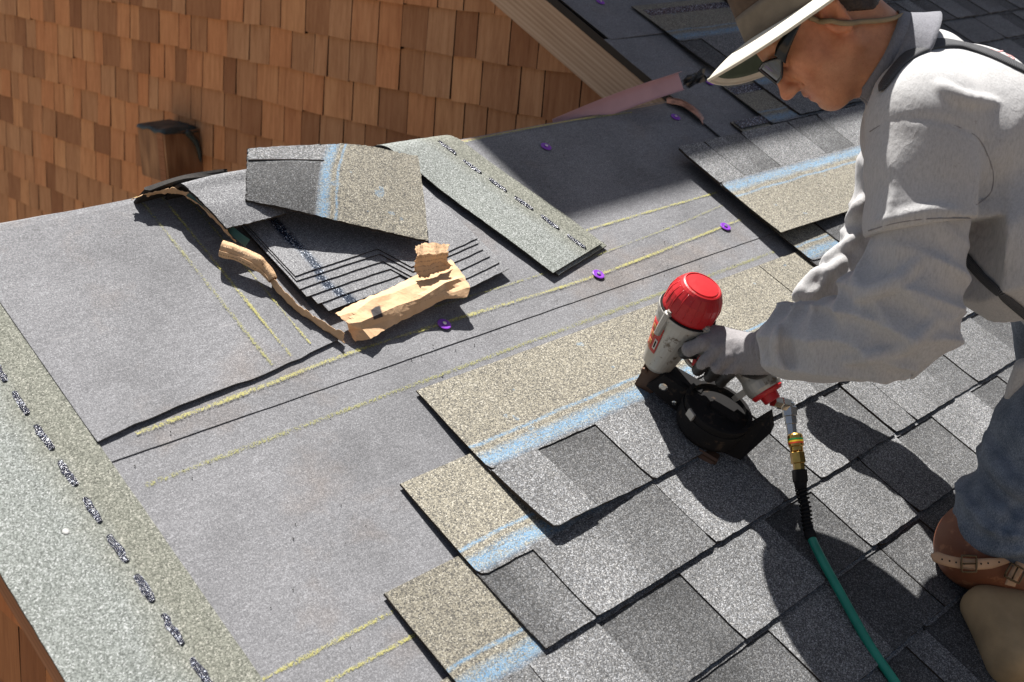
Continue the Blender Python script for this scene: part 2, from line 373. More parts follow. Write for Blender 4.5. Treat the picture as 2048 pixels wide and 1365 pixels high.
# rake starter strip with sealant dashes (fixed along the left edge)
def strip_sheet(name, u0, u1, v0, v1, h, thick, parent, nu=12, nv=120, rot=0.0, drapeover=True, wave=None, pivot=None):
    A = np.zeros((nv, nu, 3)); UV = []
    for i, s in enumerate(np.linspace(v0, v1, nv)):
        for j, f in enumerate(np.linspace(0, 1, nu)):
            uu = u0 + (u1 - u0) * f; vv = s
            if j in (0, nu - 1): uu += .0012 * vnoise(np.array([s * 70, j, 0]), 1, 5)
            if pivot is not None:
                du, dv = uu - pivot[0], vv - pivot[1]; uu, vv = pivot[0] + du * math.cos(rot) - dv * math.sin(rot), pivot[1] + du * math.sin(rot) + dv * math.cos(rot)
            hh = h + (wave(f, (s - v0) / (v1 - v0)) if wave else 0)
            A[i, j] = drape(uu, vv, hh) if drapeover else R3(uu, vv, hh); UV.append(((u1 - u0) * f, s))
    gg = Geo(); gg.grid(A, thick); n = nu * nv
    top_f = (nu - 1) * (nv - 1); gg.m = [0] * top_f + [1] * (len(gg.f) - top_f)
    return gg.obj(name, [m_start, m_edge], parent, uv=UV + UV)
st = strip_sheet('starter_strip', RAKE_U - .006, .646, -1.2, RIDGE + .3, .0042, .0034, roof, nv=180)
def dash(par, u, v, ln, w_, h, fn=R3, ang=0.0):
    gg = Geo(); n = 12; A = np.zeros((n, 5, 3))
    for i, f in enumerate(np.linspace(0, 1, n)):
        taper = max(.25, math.sin(math.pi * min(max(f, .04), .96)) ** .18)
        for j, e in enumerate((-1, -.5, 0, .5, 1)):
            wv = w_ * taper * (1 + .3 * vnoise(np.array([v * 300 + f * 6, u * 90, e]), 1, 8)) * .5
            wob = .0022 * vnoise(np.array([v * 100 + f * 5, u, 0]), 1, 9)
            du, dv = e * wv + wob, (f - .5) * ln
            A[i, j] = fn(u + du * math.cos(ang) - dv * math.sin(ang), v + du * math.sin(ang) + dv * math.cos(ang), h + .0022 * (1 - e * e) + .0006 * random.random())
    gg.grid(A, .0); gg.obj('sealant_dash', m_tar, par, smooth=True)
for k in range(-9, 12):
    dash(st, .587, .900 + .0675 * k, .044 + .004 * sn(k * 2.7), .0108 + .0014 * sn(k * 1.9), .0044)
gg = Geo(); gg.lathe(R3(.543, .816, .004), EN, [(0, .0048), (.0010, .0046), (.0014, .003)], 12); gg.obj('nail_head', plain('dull_nail', (.26, .26, .25), .6, .3), roof)

# laminated shingles
def shingle(u0, v0, width, segs, base=.0006, lift=None, parent=roof, name='shingle', flip=False, fn=None, h_flat=None, edge_jit=.0011):
    """segs: list of (u_end_rel, kind, tone_left, tone_right); kind 't' tooth, 'r' recess. One shingle = one mesh."""
    V = []; F = []; UV = []; TN = []
    S = EXPO and (.006 / EXPO)
    topf = (lambda v: base + .0205 - S * v) if h_flat is None else (lambda v: h_flat + .006)
    place = fn or (lambda u, v, h: R3(u0 + u, v0 + v, h))
    def slab(ua, ub, va, vb, dz_top, thick, tones, jit=(1, 1, 1, 1)):
        us = [ua] + [x for x in np.arange(math.ceil(ua / .014) * .014, ub, .014) if x - ua > .004 and ub - x > .004] + [ub]
        vs = [va] + [x for x in np.arange(math.ceil(va / .03) * .03, vb, .03) if x - va > .008 and vb - x > .008] + [vb]
        b = len(V); nu, nv = len(us), len(vs)
        for lay in (0, 1):
            for i, v in enumerate(vs):
                for j, u in enumerate(us):
                    uu, vv = u, v
                    n1 = edge_jit * sn((u0 + u) * 160 + (v0 + v) * 190 + lay * .6)
                    if (i == 0 and jit[0]): vv += n1
                    if (j == 0 and jit[2]): uu += n1
                    if (j == nu - 1 and jit[3]): uu += n1
                    if i == 0 and j == 0 and jit[0] and jit[2]: uu += .003; vv += .003
                    if i == 0 and j == nu - 1 and jit[0] and jit[3]: uu -= .003; vv += .003
                    h = topf(v) + dz_top - (thick if lay else 0) + (lift(u, v) if lift else 0)
                    V.append(place(uu, vv, h)); UV.append((uu, v))
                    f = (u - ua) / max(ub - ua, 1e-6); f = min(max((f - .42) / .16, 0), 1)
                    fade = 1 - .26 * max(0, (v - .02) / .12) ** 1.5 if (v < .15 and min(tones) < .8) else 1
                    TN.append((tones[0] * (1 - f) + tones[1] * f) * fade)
        id_ = lambda l, i, j: b + l * nu * nv + i * nu + j
        for i in range(nv - 1):
            for j in range(nu - 1):
                F.append((id_(0, i, j), id_(0, i, j + 1), id_(0, i + 1, j + 1), id_(0, i + 1, j)))
                F.append((id_(1, i, j), id_(1, i + 1, j), id_(1, i + 1, j + 1), id_(1, i, j + 1)))
        for j in range(nu - 1):
            F.append((id_(0, 0, j), id_(1, 0, j), id_(1, 0, j + 1), id_(0, 0, j + 1))); F.append((id_(0, nv - 1, j + 1), id_(1, nv - 1, j + 1), id_(1, nv - 1, j), id_(0, nv - 1, j)))
        for i in range(nv - 1):
            F.append((id_(0, i + 1, 0), id_(1, i + 1, 0), id_(1, i, 0), id_(0, i, 0))); F.append((id_(0, i, nu - 1), id_(1, i, nu - 1), id_(1, i + 1, nu - 1), id_(0, i + 1, nu - 1)))
    rec_t = lambda: random.uniform(.42, .58)
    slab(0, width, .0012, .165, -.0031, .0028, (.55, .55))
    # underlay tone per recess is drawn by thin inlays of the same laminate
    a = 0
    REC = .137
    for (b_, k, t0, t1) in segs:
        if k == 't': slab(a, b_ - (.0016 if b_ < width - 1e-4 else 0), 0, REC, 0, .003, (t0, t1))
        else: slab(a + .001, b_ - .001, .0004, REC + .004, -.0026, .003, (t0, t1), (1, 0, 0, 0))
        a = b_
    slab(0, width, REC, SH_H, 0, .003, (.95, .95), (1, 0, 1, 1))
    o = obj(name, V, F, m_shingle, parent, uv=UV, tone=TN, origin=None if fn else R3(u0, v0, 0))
    return o
def rand_segs(width, first='t'):
    out = []; a = 0; k = first
    while a < width - .05:
        b_ = min(width, a + (random.uniform(.10, .24) if k == 't' else random.uniform(.085, .16)))
        if width - b_ < .06: b_ = width
        if k == 't':
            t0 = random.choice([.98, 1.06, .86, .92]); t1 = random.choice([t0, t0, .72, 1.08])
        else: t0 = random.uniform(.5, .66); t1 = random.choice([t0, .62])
        out.append((b_, k, t0, t1)); a = b_; k = 'r' if k == 't' else 't'
    return out
def course(v0, u_left, u_end, segs0=None, base=.0006, lift=None, w0=None, segs1=None):
    u = u_left; i = 0
    while u < u_end:
        wd = w0 if (i == 0 and w0) else SH_W
        sg = segs0 if (i == 0 and segs0) else (segs1 if (i == 1 and segs1) else rand_segs(wd, random.choice('tr')))
        shingle(u, v0, wd, sg, base, lift if i == 0 else None)
        u += wd + .0035; i += 1
C0V = .506
lift0 = lambda u, v: (.013 * max(0, 1 - v / .2) ** 1.6 * math.exp(-(u / .17) ** 2) + .003 * max(0, 1 - v / .14) * (.5 + .5 * math.sin(u * 19)))
lift1 = lambda u, v: .003 * max(0, 1 - v / .16) * math.exp(-(u / .14) ** 2) + .0015 * max(0, 1 - v / .14) * (.5 + .5 * math.sin(u * 23))
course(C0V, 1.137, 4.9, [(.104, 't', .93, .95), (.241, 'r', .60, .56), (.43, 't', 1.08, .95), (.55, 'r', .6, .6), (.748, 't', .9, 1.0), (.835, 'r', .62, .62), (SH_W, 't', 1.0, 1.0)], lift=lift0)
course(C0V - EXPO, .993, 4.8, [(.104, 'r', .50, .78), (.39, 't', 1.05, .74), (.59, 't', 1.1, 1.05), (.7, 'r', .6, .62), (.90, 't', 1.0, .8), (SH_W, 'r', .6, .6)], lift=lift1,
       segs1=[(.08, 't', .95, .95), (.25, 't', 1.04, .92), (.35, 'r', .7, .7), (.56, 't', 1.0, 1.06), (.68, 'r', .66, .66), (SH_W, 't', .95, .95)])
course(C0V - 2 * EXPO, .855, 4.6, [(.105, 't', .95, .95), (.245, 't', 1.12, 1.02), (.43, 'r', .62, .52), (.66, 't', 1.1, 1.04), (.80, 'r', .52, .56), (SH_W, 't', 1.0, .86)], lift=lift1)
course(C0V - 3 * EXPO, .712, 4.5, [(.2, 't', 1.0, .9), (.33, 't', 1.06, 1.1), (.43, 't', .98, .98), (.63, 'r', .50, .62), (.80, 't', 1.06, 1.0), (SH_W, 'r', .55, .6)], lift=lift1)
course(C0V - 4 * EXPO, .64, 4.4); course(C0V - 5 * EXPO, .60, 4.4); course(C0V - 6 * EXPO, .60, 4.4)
up = {1: 2.245, 2: 2.386, 3: 2.515, 4: 2.643, 5: 2.775}
for k, ul in up.items():
    sg = rand_segs(SH_W, 'r'); 
    if k == 4: sg = [(.155, 'r', .8, .8)] + [(a, b_, c_, d_) for a, b_, c_, d_ in rand_segs(SH_W) if a > .2]
    if k == 5: sg = [(.19, 't', .95, .95)] + [(a, b_, c_, d_) for a, b_, c_, d_ in rand_segs(SH_W, 'r') if a > .25]
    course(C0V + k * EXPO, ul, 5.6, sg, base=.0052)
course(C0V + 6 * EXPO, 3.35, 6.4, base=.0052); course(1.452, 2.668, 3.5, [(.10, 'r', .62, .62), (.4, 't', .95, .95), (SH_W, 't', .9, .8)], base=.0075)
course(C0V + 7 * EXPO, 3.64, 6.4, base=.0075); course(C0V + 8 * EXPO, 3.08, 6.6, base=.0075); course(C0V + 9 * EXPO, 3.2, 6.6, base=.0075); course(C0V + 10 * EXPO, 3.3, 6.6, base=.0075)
# black release-film strips that show on the top edges of two shingles in the shade
def film(u0, u1, v0, v1, h0, h1):
    gg = Geo(); A = np.array([[R3(u, v, h0 + (h1 - h0) * (v - v0) / (v1 - v0)) for u in np.linspace(u0, u1, 8)] for v in np.linspace(v0, v1, 3)])
    gg.grid(A, .0006); gg.obj('sealant_strip', m_tar, roof)
film(2.648, 2.83, 1.352, 1.384, .0148, .0135); film(2.52, 2.665, 1.226, 1.256, .0178, .0165); film(2.69, 3.3, 1.722, 1.752, .0173, .016)

# chalk lines snapped on the underlayment
def chalk(pts, width, mat, h):
    A = []; UV = []; pts = interp_poly([(a, b_, 0) for a, b_ in pts], 40)
    for i in range(40):
        t_ = pts[min(i + 1, 39)] - pts[max(i - 1, 0)]; t_ /= np.linalg.norm(t_); nn = np.array([-t_[1], t_[0]])
        wv = width * .84 * (1 + .25 * vnoise(np.array([i * .35, width * 900, pts[0][0] * 9]), 1, 12))
        A.append([drape(*(pts[i][:2] + nn * e * wv), h(pts[i]) if callable(h) else h) for e in (-1, 0, 1)]); UV += [(-1, i), (0, i), (1, i)]
    gg = Geo(); gg.grid(np.array(A), 0); gg.obj('chalk_line', mat, roof, uv=UV)
h2 = .0032
def hcap(p):
    fu = (p[0] - .645) / .44; fv = max(0, (p[1] - capv(fu)) / (RIDGE + .3 - capv(fu))); return .0074 + .0028 * math.exp(-fv / .05) * (.3 + .7 * math.exp(-((fu - .2) / .3) ** 2))
chalk([(.994, RIDGE + .05), (.992, 1.2), (.989, .972)], .0056, m_yel, hcap); chalk([(.955, RIDGE + .04), (.953, 1.2), (.95, .966)], .0065, m_yelf, hcap); chalk([(1.036, 1.38), (1.035, 1.15), (1.034, .984)], .0042, m_yel, hcap)
chalk([(.70, .927), (.9, .936), (1.09, .946), (1.35, .945), (1.7, .942), (2.205, .966)], .0062, m_yel, .0036); chalk([(1.30, .985), (1.6, .985), (1.95, 1.0), (2.2, 1.02)], .0042, m_yelf, h2); chalk([(1.77, 1.058), (2.0, 1.06), (2.23, 1.06)], .0055, m_yel, h2)
chalk([(.668, .843), (.9, .846), (1.2, .849), (1.6, .852), (2.2, .856)], .0085, m_yelf, .0006); chalk([(.6, .52), (.75, .5205), (.86, .52)], .0058, m_yel, .0006); chalk([(.6, .477), (.75, .477), (.87, .477)], .0055, m_yel, .0006)
chalk([(1.70, RIDGE - .012), (2.0, RIDGE - .008), (2.25, RIDGE - .02)], .005, m_yel, h2); chalk([(2.47, 1.705), (2.7, 1.71), (3.2, 1.71)], .005, m_yelf, .0095); chalk([(2.47, 1.84), (3.2, 1.845)], .005, m_yelf, .0095); chalk([(2.45, 1.40), (2.65, 1.405)], .005, m_yelf, .008)
# cap nails
def cap_nail(u, v, h, r=.0125):
    gg = Geo(); gg.lathe(R3(u, v, h), EN, [(0, r), (.0010, r), (.0016, r * .86), (.0012, r * .6), (.0012, r * .38), (.0030, r * .34), (.0032, .0001)], 20)
    o = gg.obj('cap_nail', m_cap, roof, smooth=False)
    gg = Geo(); gg.lathe(R3(u, v, h + .0033), EN, [(0, .0038), (.0007, .0034), (.0009, .0002)], 12); gg.obj('nail_head', m_steel, o)
for u, v, h in [(1.288, .942, .0042), (1.693, .942, .0042), (2.137, .959, .0042), (1.894, 1.316, .0034), (2.369, 1.326, .0034), (2.623, 1.424, .0075), (2.578, 1.818, .0095)]: cap_nail(u, v, h)
# grit, splinters and crumbs scattered on the felt
gg = Geo()
for _ in range(170):
    u = random.uniform(.66, 2.3); v = random.choice([random.uniform(.5, 1.36), random.gauss(.93, .05), random.uniform(.55, .9)]); s = random.uniform(.0004, .0012)
    if v < .85 and u > .85 + (v - .4): continue
    ax = np.linalg.qr(RNG.normal(size=(3, 3)))[0]; gg.box(R3(u, v, .0045 if v > .9 else .0012), ax, (s, s * .6, s * .5))
o = gg.obj('roof_grit', m_edge, roof); o['kind'] = 'stuff'

# ================================================================ WALLS, BOARDS, FLASHING
TP = math.tan(PITCH); m_butt_shade = plain('cedar_butt_shade', (.055, .028, .014), .9); m_paperb = plain('building_paper', (.025, .02, .018), .9)  # shingle butts and sides: end grain darkened to paint in the course shadows
def cedar_wall(name, u, y0, y1, zlo, zhi, row0, rowh, mat, label, keep, wmin=.075, wmax=.165, hilo=None):
    gg = Geo(); gg.prism([np.array([u + .03, y, z]) for y, z in hilo], np.array([.05, 0, 0])); 
    wall = gg.obj(name, m_paperb, origin=np.array([u + .03, (y0 + y1) / 2, zlo])); tag(wall, label, 'wall')
    k0 = math.floor((zlo - row0) / rowh); k1 = math.ceil((zhi - row0) / rowh); cnt = 0
    for k in range(k0, k1):
        z = row0 + k * rowh; y = y0 + random.uniform(-.1, 0)
        while y < y1:
            wd = random.choice([random.uniform(wmin, wmax), random.uniform(.1, .15)])
            if keep(y, y + wd, z, z + rowh):
                jb = random.uniform(-.0025, .0025); a, b_ = y + .0012, y + wd - random.uniform(.0015, .0045); tk = random.uniform(.019, .024); tilt = random.uniform(-.003, .003)
                zt = z + rowh + .03; za_, zb_ = min(zt, a * TP - .035), min(zt, b_ * TP - .035)
                if min(za_, zb_) < z + .012: y += wd; continue
                V = [(u + .028 - .003 - tk, a, z + jb - tilt), (u + .028 - .003 - tk, b_, z + jb + tilt), (u + .026, b_, z + jb + tilt), (u + .026, a, z + jb - tilt),
                     (u + .0215, a, za_), (u + .0215, b_, zb_), (u + .0265, b_, zb_), (u + .0265, a, za_)]
                F = [(0, 1, 2, 3)[::-1], (4, 5, 6, 7), (0, 4, 5, 1)[::-1], (1, 5, 6, 2)[::-1], (2, 6, 7, 3)[::-1], (3, 7, 4, 0)[::-1]]
                obj('shingle', V, [f[::-1] for f in F], None, wall, mats=[mat, m_butt_shade], fmat=[1, 1, 0, 1, 0, 1]); cnt += 1
            y += wd
    return wall, cnt
def px_of(p):
    c = RC @ (np.array(p) - CAMP); return (1024 + FPX * c[0] / c[2], 682.5 + FPX * c[1] / c[2])
WU = 2.512
def keep_main(ya, yb, za, zb):
    ps = [px_of((WU, y, z)) for y in (ya, yb) for z in (za, zb)]
    if max(p[0] for p in ps) < -60 or min(p[0] for p in ps) > 1330 or max(p[1] for p in ps) < -40: return False
    if all(p[1] > 470 - .18 * p[0] for p in ps): return False
    return za < ya * TP - .03
W1, c1 = cedar_wall('cedar_wall', WU, 1.2, 6.3, -1.0, 1.1, .6405, .1372, m_cedar, 'cedar shingle gable wall in shade behind the roof ridge', keep_main,
                    hilo=[(1.1, -2.5), (8.5, -2.5), (8.5, 1.2), (4.2, 4.2 * TP - .2), (1.1, 1.1 * TP - .2)])
LU = .50
def keep_low(ya, yb, za, zb):
    ps = [px_of((LU, y, z)) for y in (ya, yb) for z in (za, zb)]
    return any(-60 < p[0] < 200 and 1050 < p[1] < 1450 for p in ps) and za < ya * TP - .03
W2, c2 = cedar_wall('gable_wall', LU, -.4, 1.6, -1.0, .4, .06, .1372, m_cedar2, 'dark red-brown shingled wall below the rake edge, lower left corner', keep_low,
                    hilo=[(-.9, -2.5), (3.3, -2.5), (3.3, -.45), (1.24, .50), (-.9, -.9 * TP - .1)])
m_board = mat_timber('fir_board', [(.25, (.27, .165, .10)), (.45, (.44, .30, .19)), (.6, (.53, .38, .255)), (.8, (.60, .45, .32))], axis=(40, 1.6, 46))
m_board2 = mat_timber('stained_board', [(.25, (.15, .058, .022)), (.5, (.25, .105, .045)), (.8, (.36, .17, .085))], axis=(40, 2.5, 60))
def rake_board(name, u0, u1, v0, v1, h0, h1, mat, label):
    gg = Geo(); gg.prism([R3(u0, v0, h0), R3(u0, v1, h0), R3(u0, v1, h1), R3(u0, v0, h1)], EU * (u1 - u0))
    o = obj(name, [to_roof(np.array(p)) for p in gg.v], gg.f, mat, roof=True, origin=np.array([u0, v0, h0])); tag(o, label, 'board'); return o
rake_board('barge_board', MAIN_U, MAIN_U + .038, 1.05, 4.2, -.141, -.006, m_board, 'pale rough-grained timber barge board along the shaded rake above the ridge')
gg = Geo(); gg.box(R3(MAIN_U - .004, 2.75, -.012), (EU, EV, EN), (.004, 1.42, .011)); gg.box(R3(MAIN_U + .012, 2.75, .0016), (EU, EV, EN), (.012, 1.42, .0012))
o = gg.obj('drip_edge', plain('black_drip_metal', (.012, .012, .014), .4, .6)); tag(o, 'thin black metal drip edge on top of the barge board', 'flashing')
rake_board('rake_board', RAKE_U + .004, RAKE_U + .038, -1.3, RIDGE, -.058, -.0045, m_board2, 'brown stained rake board under the roof edge, lower left corner')
# beam end poking out of the cedar wall, with its membrane cap
m_beam = mat_timber('weathered_beam', [(.25, (.12, .058, .028)), (.45, (.24, .125, .060)), (.65, (.36, .20, .10)), (.85, (.46, .28, .15))], axis=(30, 30, 3))
m_membrane = plain('black_membrane', (.028, .045, .045), .5, var=.4, scale=60, bump=.4)
bt = .192; by0, by1 = 3.66, 3.87; bu = 2.365
bm_root = empty('beam_end', np.array([2.42, 3.68, bt - .2]), 'stubby timber beam end with black membrane cap on the cedar wall', 'beam', roof=False)
gg = Geo(); gg.box(((bu + 2.53) / 2, (by0 + by1) / 2, bt - .10), np.eye(3), ((2.53 - bu) / 2, (by1 - by0) / 2, .10)); b1 = gg.obj('timber', m_beam, bm_root)
gg = Geo(); gg.box((bu - .001, by0 + .035, bt - .10), np.eye(3), (.0015, .0225, .099)); gg.obj('lit_strip', m_board2, bm_root)  # added strip, its tone stands for the lit band on the beam end
A = np.zeros((10, 12, 3))
for i, f in enumerate(np.linspace(-.03, 1.02, 10)):
    for j, e in enumerate(np.linspace(-.06, 1.0, 12)):
        p = np.array([bu + .15 * e, by0 + (by1 - by0) * f, bt + .004])
        if f < 0: p = np.array([p[0], by0 - .003, bt - .016 * (.4 + .6 * e)])
        if e < 0: p[0] = bu - .003; p[2] = bt - .006
        p[2] += .008 * vnoise(p, 22, 3) * (0 <= f <= 1) + .004; A[i, j] = p
gg = Geo(); gg.grid(A[:, ::-1], .002); gg.obj('membrane_cap', m_membrane, bm_root, smooth=True)
gg = Geo(); pts = interp_poly([(2.46, by0 - .004, bt), (2.50, by0 - .012, bt - .06), (2.505, by0 - .02, bt - .13)], 10); gg.tube(pts, [.012, .013, .012, .011, .012, .010, .009, .008, .006, .003], 6); gg.obj('membrane_tail', m_membrane, bm_root, smooth=True)
# pink drip-edge flashing standing off the ridge, scrap of crumpled foil, rusty metal tab
m_pink = plain('faded_red_metal', (.52, .30, .305), .5, .1, var=.1, scale=12); m_foil = plain('crumpled_black_foil', (.045, .042, .038), .3, .3, var=.5, scale=50)
a1 = roofpt(1120, 234, .02); rp_ = R3(*roofpt(1120, 238, 0)); fa = P(1110, 256, (RC @ (rp_ - CAMP))[2] + .03); fb = P(1361, 163, 2.93)
fl_d = fb - fa; fl_d /= np.linalg.norm(fl_d); fl_n = np.cross(fl_d, ray(1250, 190)); fl_n /= np.linalg.norm(fl_n)
if fl_n[2] < 0: fl_n = -fl_n
fo = np.cross(fl_d, fl_n); fo /= np.linalg.norm(fo)
gg = Geo(); A = []
for f in np.linspace(0, 1, 12):
    c = fa + (fb - fa) * f + np.array([0, 0, .006 * math.sin(f * 3)])
    A.append([c - fl_n * .0235 + fo * .004, c - fl_n * .0225, c - fl_n * .007, c + fl_n * .007, c + fl_n * .0205, c + fl_n * .021 + fo * .018])
gg.grid(np.array(A), .001); o = gg.obj('drip_flashing', m_pink); tag(o, 'loose faded pink metal drip-edge flashing lying along the shaded ridge', 'flashing')
gg = Geo(); A = np.zeros((7, 7, 3)); q0, q1, q2, q3 = P(1364, 160, 2.94), P(1408, 135, 2.99), P(1420, 158, 2.97), P(1372, 180, 2.93)
for i in range(7):
    for j in range(7):
        a, b_ = i / 6, j / 6; p = q0 * (1 - a) * (1 - b_) + q1 * a * (1 - b_) + q2 * a * b_ + q3 * (1 - a) * b_; A[i, j] = p + .012 * RNG.normal() * EN * .5
gg.grid(A, .0008); o = gg.obj('foil_scrap', m_foil); tag(o, 'crumpled black foil scrap at the end of the pink flashing', 'scrap')
m_rust = plain('rusty_copper', (.30, .15, .10), .4, .5, var=.5, scale=70)
pts = interp_poly([(*roofpt(1332, 200, .006)[:2], .006), (*roofpt(1362, 206, .014)[:2], .014), (*roofpt(1392, 226, .016)[:2], .016), (*roofpt(1404, 243, .01)[:2], .010)], 14)
A = np.array([[R3(*(p + np.array([-.012, -.014, 0]))), R3(*(p + np.array([0, 0, .003]))), R3(*(p + np.array([.016, .006, 0])))] for p in pts])
gg = Geo(); gg.grid(A, .0012); o = gg.obj('metal_tab', m_rust); tag(o, 'bent rusty metal tab sticking out from under the shaded felt', 'metal tab')

# the higher roof outside the picture that shades the upper right of the scene
hc = 2.7; cu = 1.735 + hc * SUN_R[0] / SUN_R[2]; cv = 1.09 + hc * SUN_R[1] / SUN_R[2]
gg = Geo(); gg.prism([R3(cu, cv, hc), R3(cu + 8, cv + .12, hc), R3(cu + 8, cv + 3.4, hc), R3(cu - .06, cv + 3.4, hc)], EN * -.16)
gg.prism([R3(cu + .5, cv + .6, 0), R3(cu + 7.6, cv + .6, 0), R3(cu + 7.6, cv + 3.3, 0), R3(cu + .5, cv + 3.3, 0)], EN * (hc - .17))
o = gg.obj('upper_storey', m_board2); tag(o, kind='structure')
gg = Geo(); gg.add([(-90, -90, -4.5), (90, -90, -4.5), (90, 90, -4.5), (-90, 90, -4.5)], [(0, 1, 2, 3)])
o = gg.obj('ground', plain('dry_yard', (.20, .15, .10), .95, scale=.5)); tag(o, kind='structure')

# ================================================================ LOOSE SHINGLES, BUNDLE AND WRAPPER
def mat_back_tar():
    t = MT('shingle_back'); p = t.pos(); x = t.xyz(t.uv())[0]
    c, d, r = speckle(t, p, 800, [(0, (.07, .07, .075)), (.4, (.15, .15, .155)), (.8, (.21, .21, .215)), (1, (.36, .36, .36))])
    c = t.mix(1, c, t.ramp(t.noise(p, 7, 4), [(.3, .85), (.7, 1.12)]), 'MULTIPLY')
    xx = t.math('ADD', x, t.math('MULTIPLY', t.math('SUBTRACT', t.noise(p, 25, 3), .5), .014))
    b_ = t.math('MULTIPLY', band(t, xx, .040, .062, .004), t.math('GREATER_THAN', t.noise(p, 110, 3), .36))
    c = t.mix(b_, c, t.ramp(t.noise(p, 330, 2), [(.50, (.008, .015, .03)), (.6, (.03, .05, .08)), (.66, (.6, .63, .68))]))
    t.set(t.b.inputs['Roughness'], t.math('SUBTRACT', .85, t.math('MULTIPLY', b_, .6))); t.bump(t.math('SUBTRACT', 1, d), .3, .0008)
    return t.fin(c, spec=.4)
m_backt = mat_back_tar()
ORD = ['topmost', 'second', 'third', 'fourth', 'fifth', 'lowest']
LB = [(590, 552, .0285), (593, 562, .0262), (599, 578, .0239), (614, 594, .0216), (636, 608, .0193), (657, 622, .0170)]
for k, (x, y, h) in enumerate(LB):
    u0, v0, _ = roofpt(x, y, h); step_u = .182; ur = u0 + .40 - .004 * k
    V = []; F = []; UV = []; FM = []
    us = list(np.linspace(0, step_u, 10)) + [step_u + .004] + list(np.linspace(step_u + .034, .40, 10)); vn = 34; s1 = RIDGE + .34
    def vfront(du):
        if du <= step_u: return v0 + .012 * du / step_u
        return v0 - .052 + (.03 * (du - step_u) / .22) if du > step_u + .03 else v0 + .012
    ends = []
    for lay in (0, 1):
        for i in range(vn):
            for du in us:
                vf = vfront(du) + .0012 * vnoise(np.array([du * 80, k, 0]), 1, 4); s = vf + (s1 - vf) * (i / (vn - 1)) ** 1.2
                hh = (h - lay * .0020 + .0008 * math.sin(du * 15) * (1 - i / vn)) * (1 - .3 * min(1, max(0, (s - 1.12) / .25)))
                lean = .016 * max(0, (s - 1.25)) * 2
                V.append(drape(u0 + du - .010 * (s - v0) * 4 * .4 - lean, s, hh, .10)); UV.append((du, s))
    nu = len(us); id_ = lambda l, i, j: l * nu * vn + i * nu + j
    for i in range(vn - 1):
        for j in range(nu - 1): F.append((id_(0, i, j), id_(0, i, j + 1), id_(0, i + 1, j + 1), id_(0, i + 1, j))); FM.append(0); F.append((id_(1, i, j), id_(1, i + 1, j), id_(1, i + 1, j + 1), id_(1, i, j + 1))); FM.append(1)
    for j in range(nu - 1):
        for i, fl in ((0, 0), (vn - 1, 1)): F.append((id_(0, i, j), id_(1, i, j), id_(1, i, j + 1), id_(0, i, j + 1))); FM.append(1)
    for i in range(vn - 1):
        for j in (0, nu - 1): F.append((id_(0, i + 1, j), id_(1, i + 1, j), id_(1, i, j), id_(0, i, j))); FM.append(1)
    o = obj('bundled_shingle', V, F, None, mats=[m_backt, m_edge], fmat=FM, uv=UV, origin=R3(u0, v0, h - .004))
    tag(o, f'{ORD[k]} of the fanned grey shingles stacked face down over the ridge in torn wrapper', 'shingle', 'shingles in the opened bundle')

def patch(ctrl, n, m, thick, name, mats, uv=None, topmat=0, jit=.0):
    """smooth sheet through a grid of 3D control points"""
    C = np.array(ctrl, float); rows = [interp_poly(r, m) for r in C]; A = np.array([interp_poly([rows[i][j] for i in range(len(rows))], n) for j in range(m)]).transpose(1, 0, 2)
    if jit:
        e = np.zeros((n, m, 1)); e[0] = e[-1] = 1; e[:, 0] = e[:, -1] = 1; A = A + e * jit * RNG.normal(size=A.shape)
    gg = Geo(); gg.grid(A, thick); tf = (n - 1) * (m - 1); gg.m = [topmat] * tf + [1] * (len(gg.f) - tf)
    UV = None
    if uv: 
        UV = [(uv[0] + (uv[1] - uv[0]) * j / (m - 1), uv[2] + (uv[3] - uv[2]) * i / (n - 1)) for i in range(n) for j in range(m)]; UV = UV + UV
    return gg.obj(name, mats, uv=UV)
RP = lambda x, y, h: R3(*roofpt(x, y, h))
# grey curled shingle, face down, bending over the ridge at the left of the bundle
far = lambda p, s, dz: p + np.array([0, s * .86, -s * .5 + dz])
e0, e1 = RP(356, 369, .058), RP(497, 338, .062)
o = patch([[RP(453, 456, .056), RP(512, 443, .058), RP(572, 427, .056)], [RP(418, 418, .066), RP(480, 404, .068), RP(560, 385, .064)], [RP(385, 386, .066), RP(450, 372, .068), RP(532, 358, .064)], [e0, (e0 + e1) / 2 + EN * .003, e1], [far(e0, .09, -.01), far((e0 + e1) / 2, .09, -.01), far(e1, .09, -.01)], [far(e0, .22, -.04), far((e0 + e1) / 2, .22, -.04), far(e1, .22, -.04)]], 40, 26, .005, 'curled_shingle', [m_back, m_edge], jit=.0004)
tag(o, 'grey shingle lying face down, curling over the ridge left of the bundle', 'shingle')
# black-edged shingle behind it, mostly over the far side
e0, e1 = RP(282, 386, .035), RP(447, 345, .052)
o = patch([[RP(300, 384, .028), RP(360, 364, .038), RP(455, 349, .046)], [e0, (e0 + e1) / 2 + EN * .006, e1], [far(e0, .1, -.02), far((e0 + e1) / 2, .1, -.012), far(e1, .1, -.012)], [far(e0, .22, -.05), far((e0 + e1) / 2, .22, -.05), far(e1, .22, -.05)]], 24, 22, .005, 'shingle', [m_edge, m_edge], jit=.0006)
tag(o, 'black-edged shingle draped over the ridge behind the curled grey one', 'shingle')
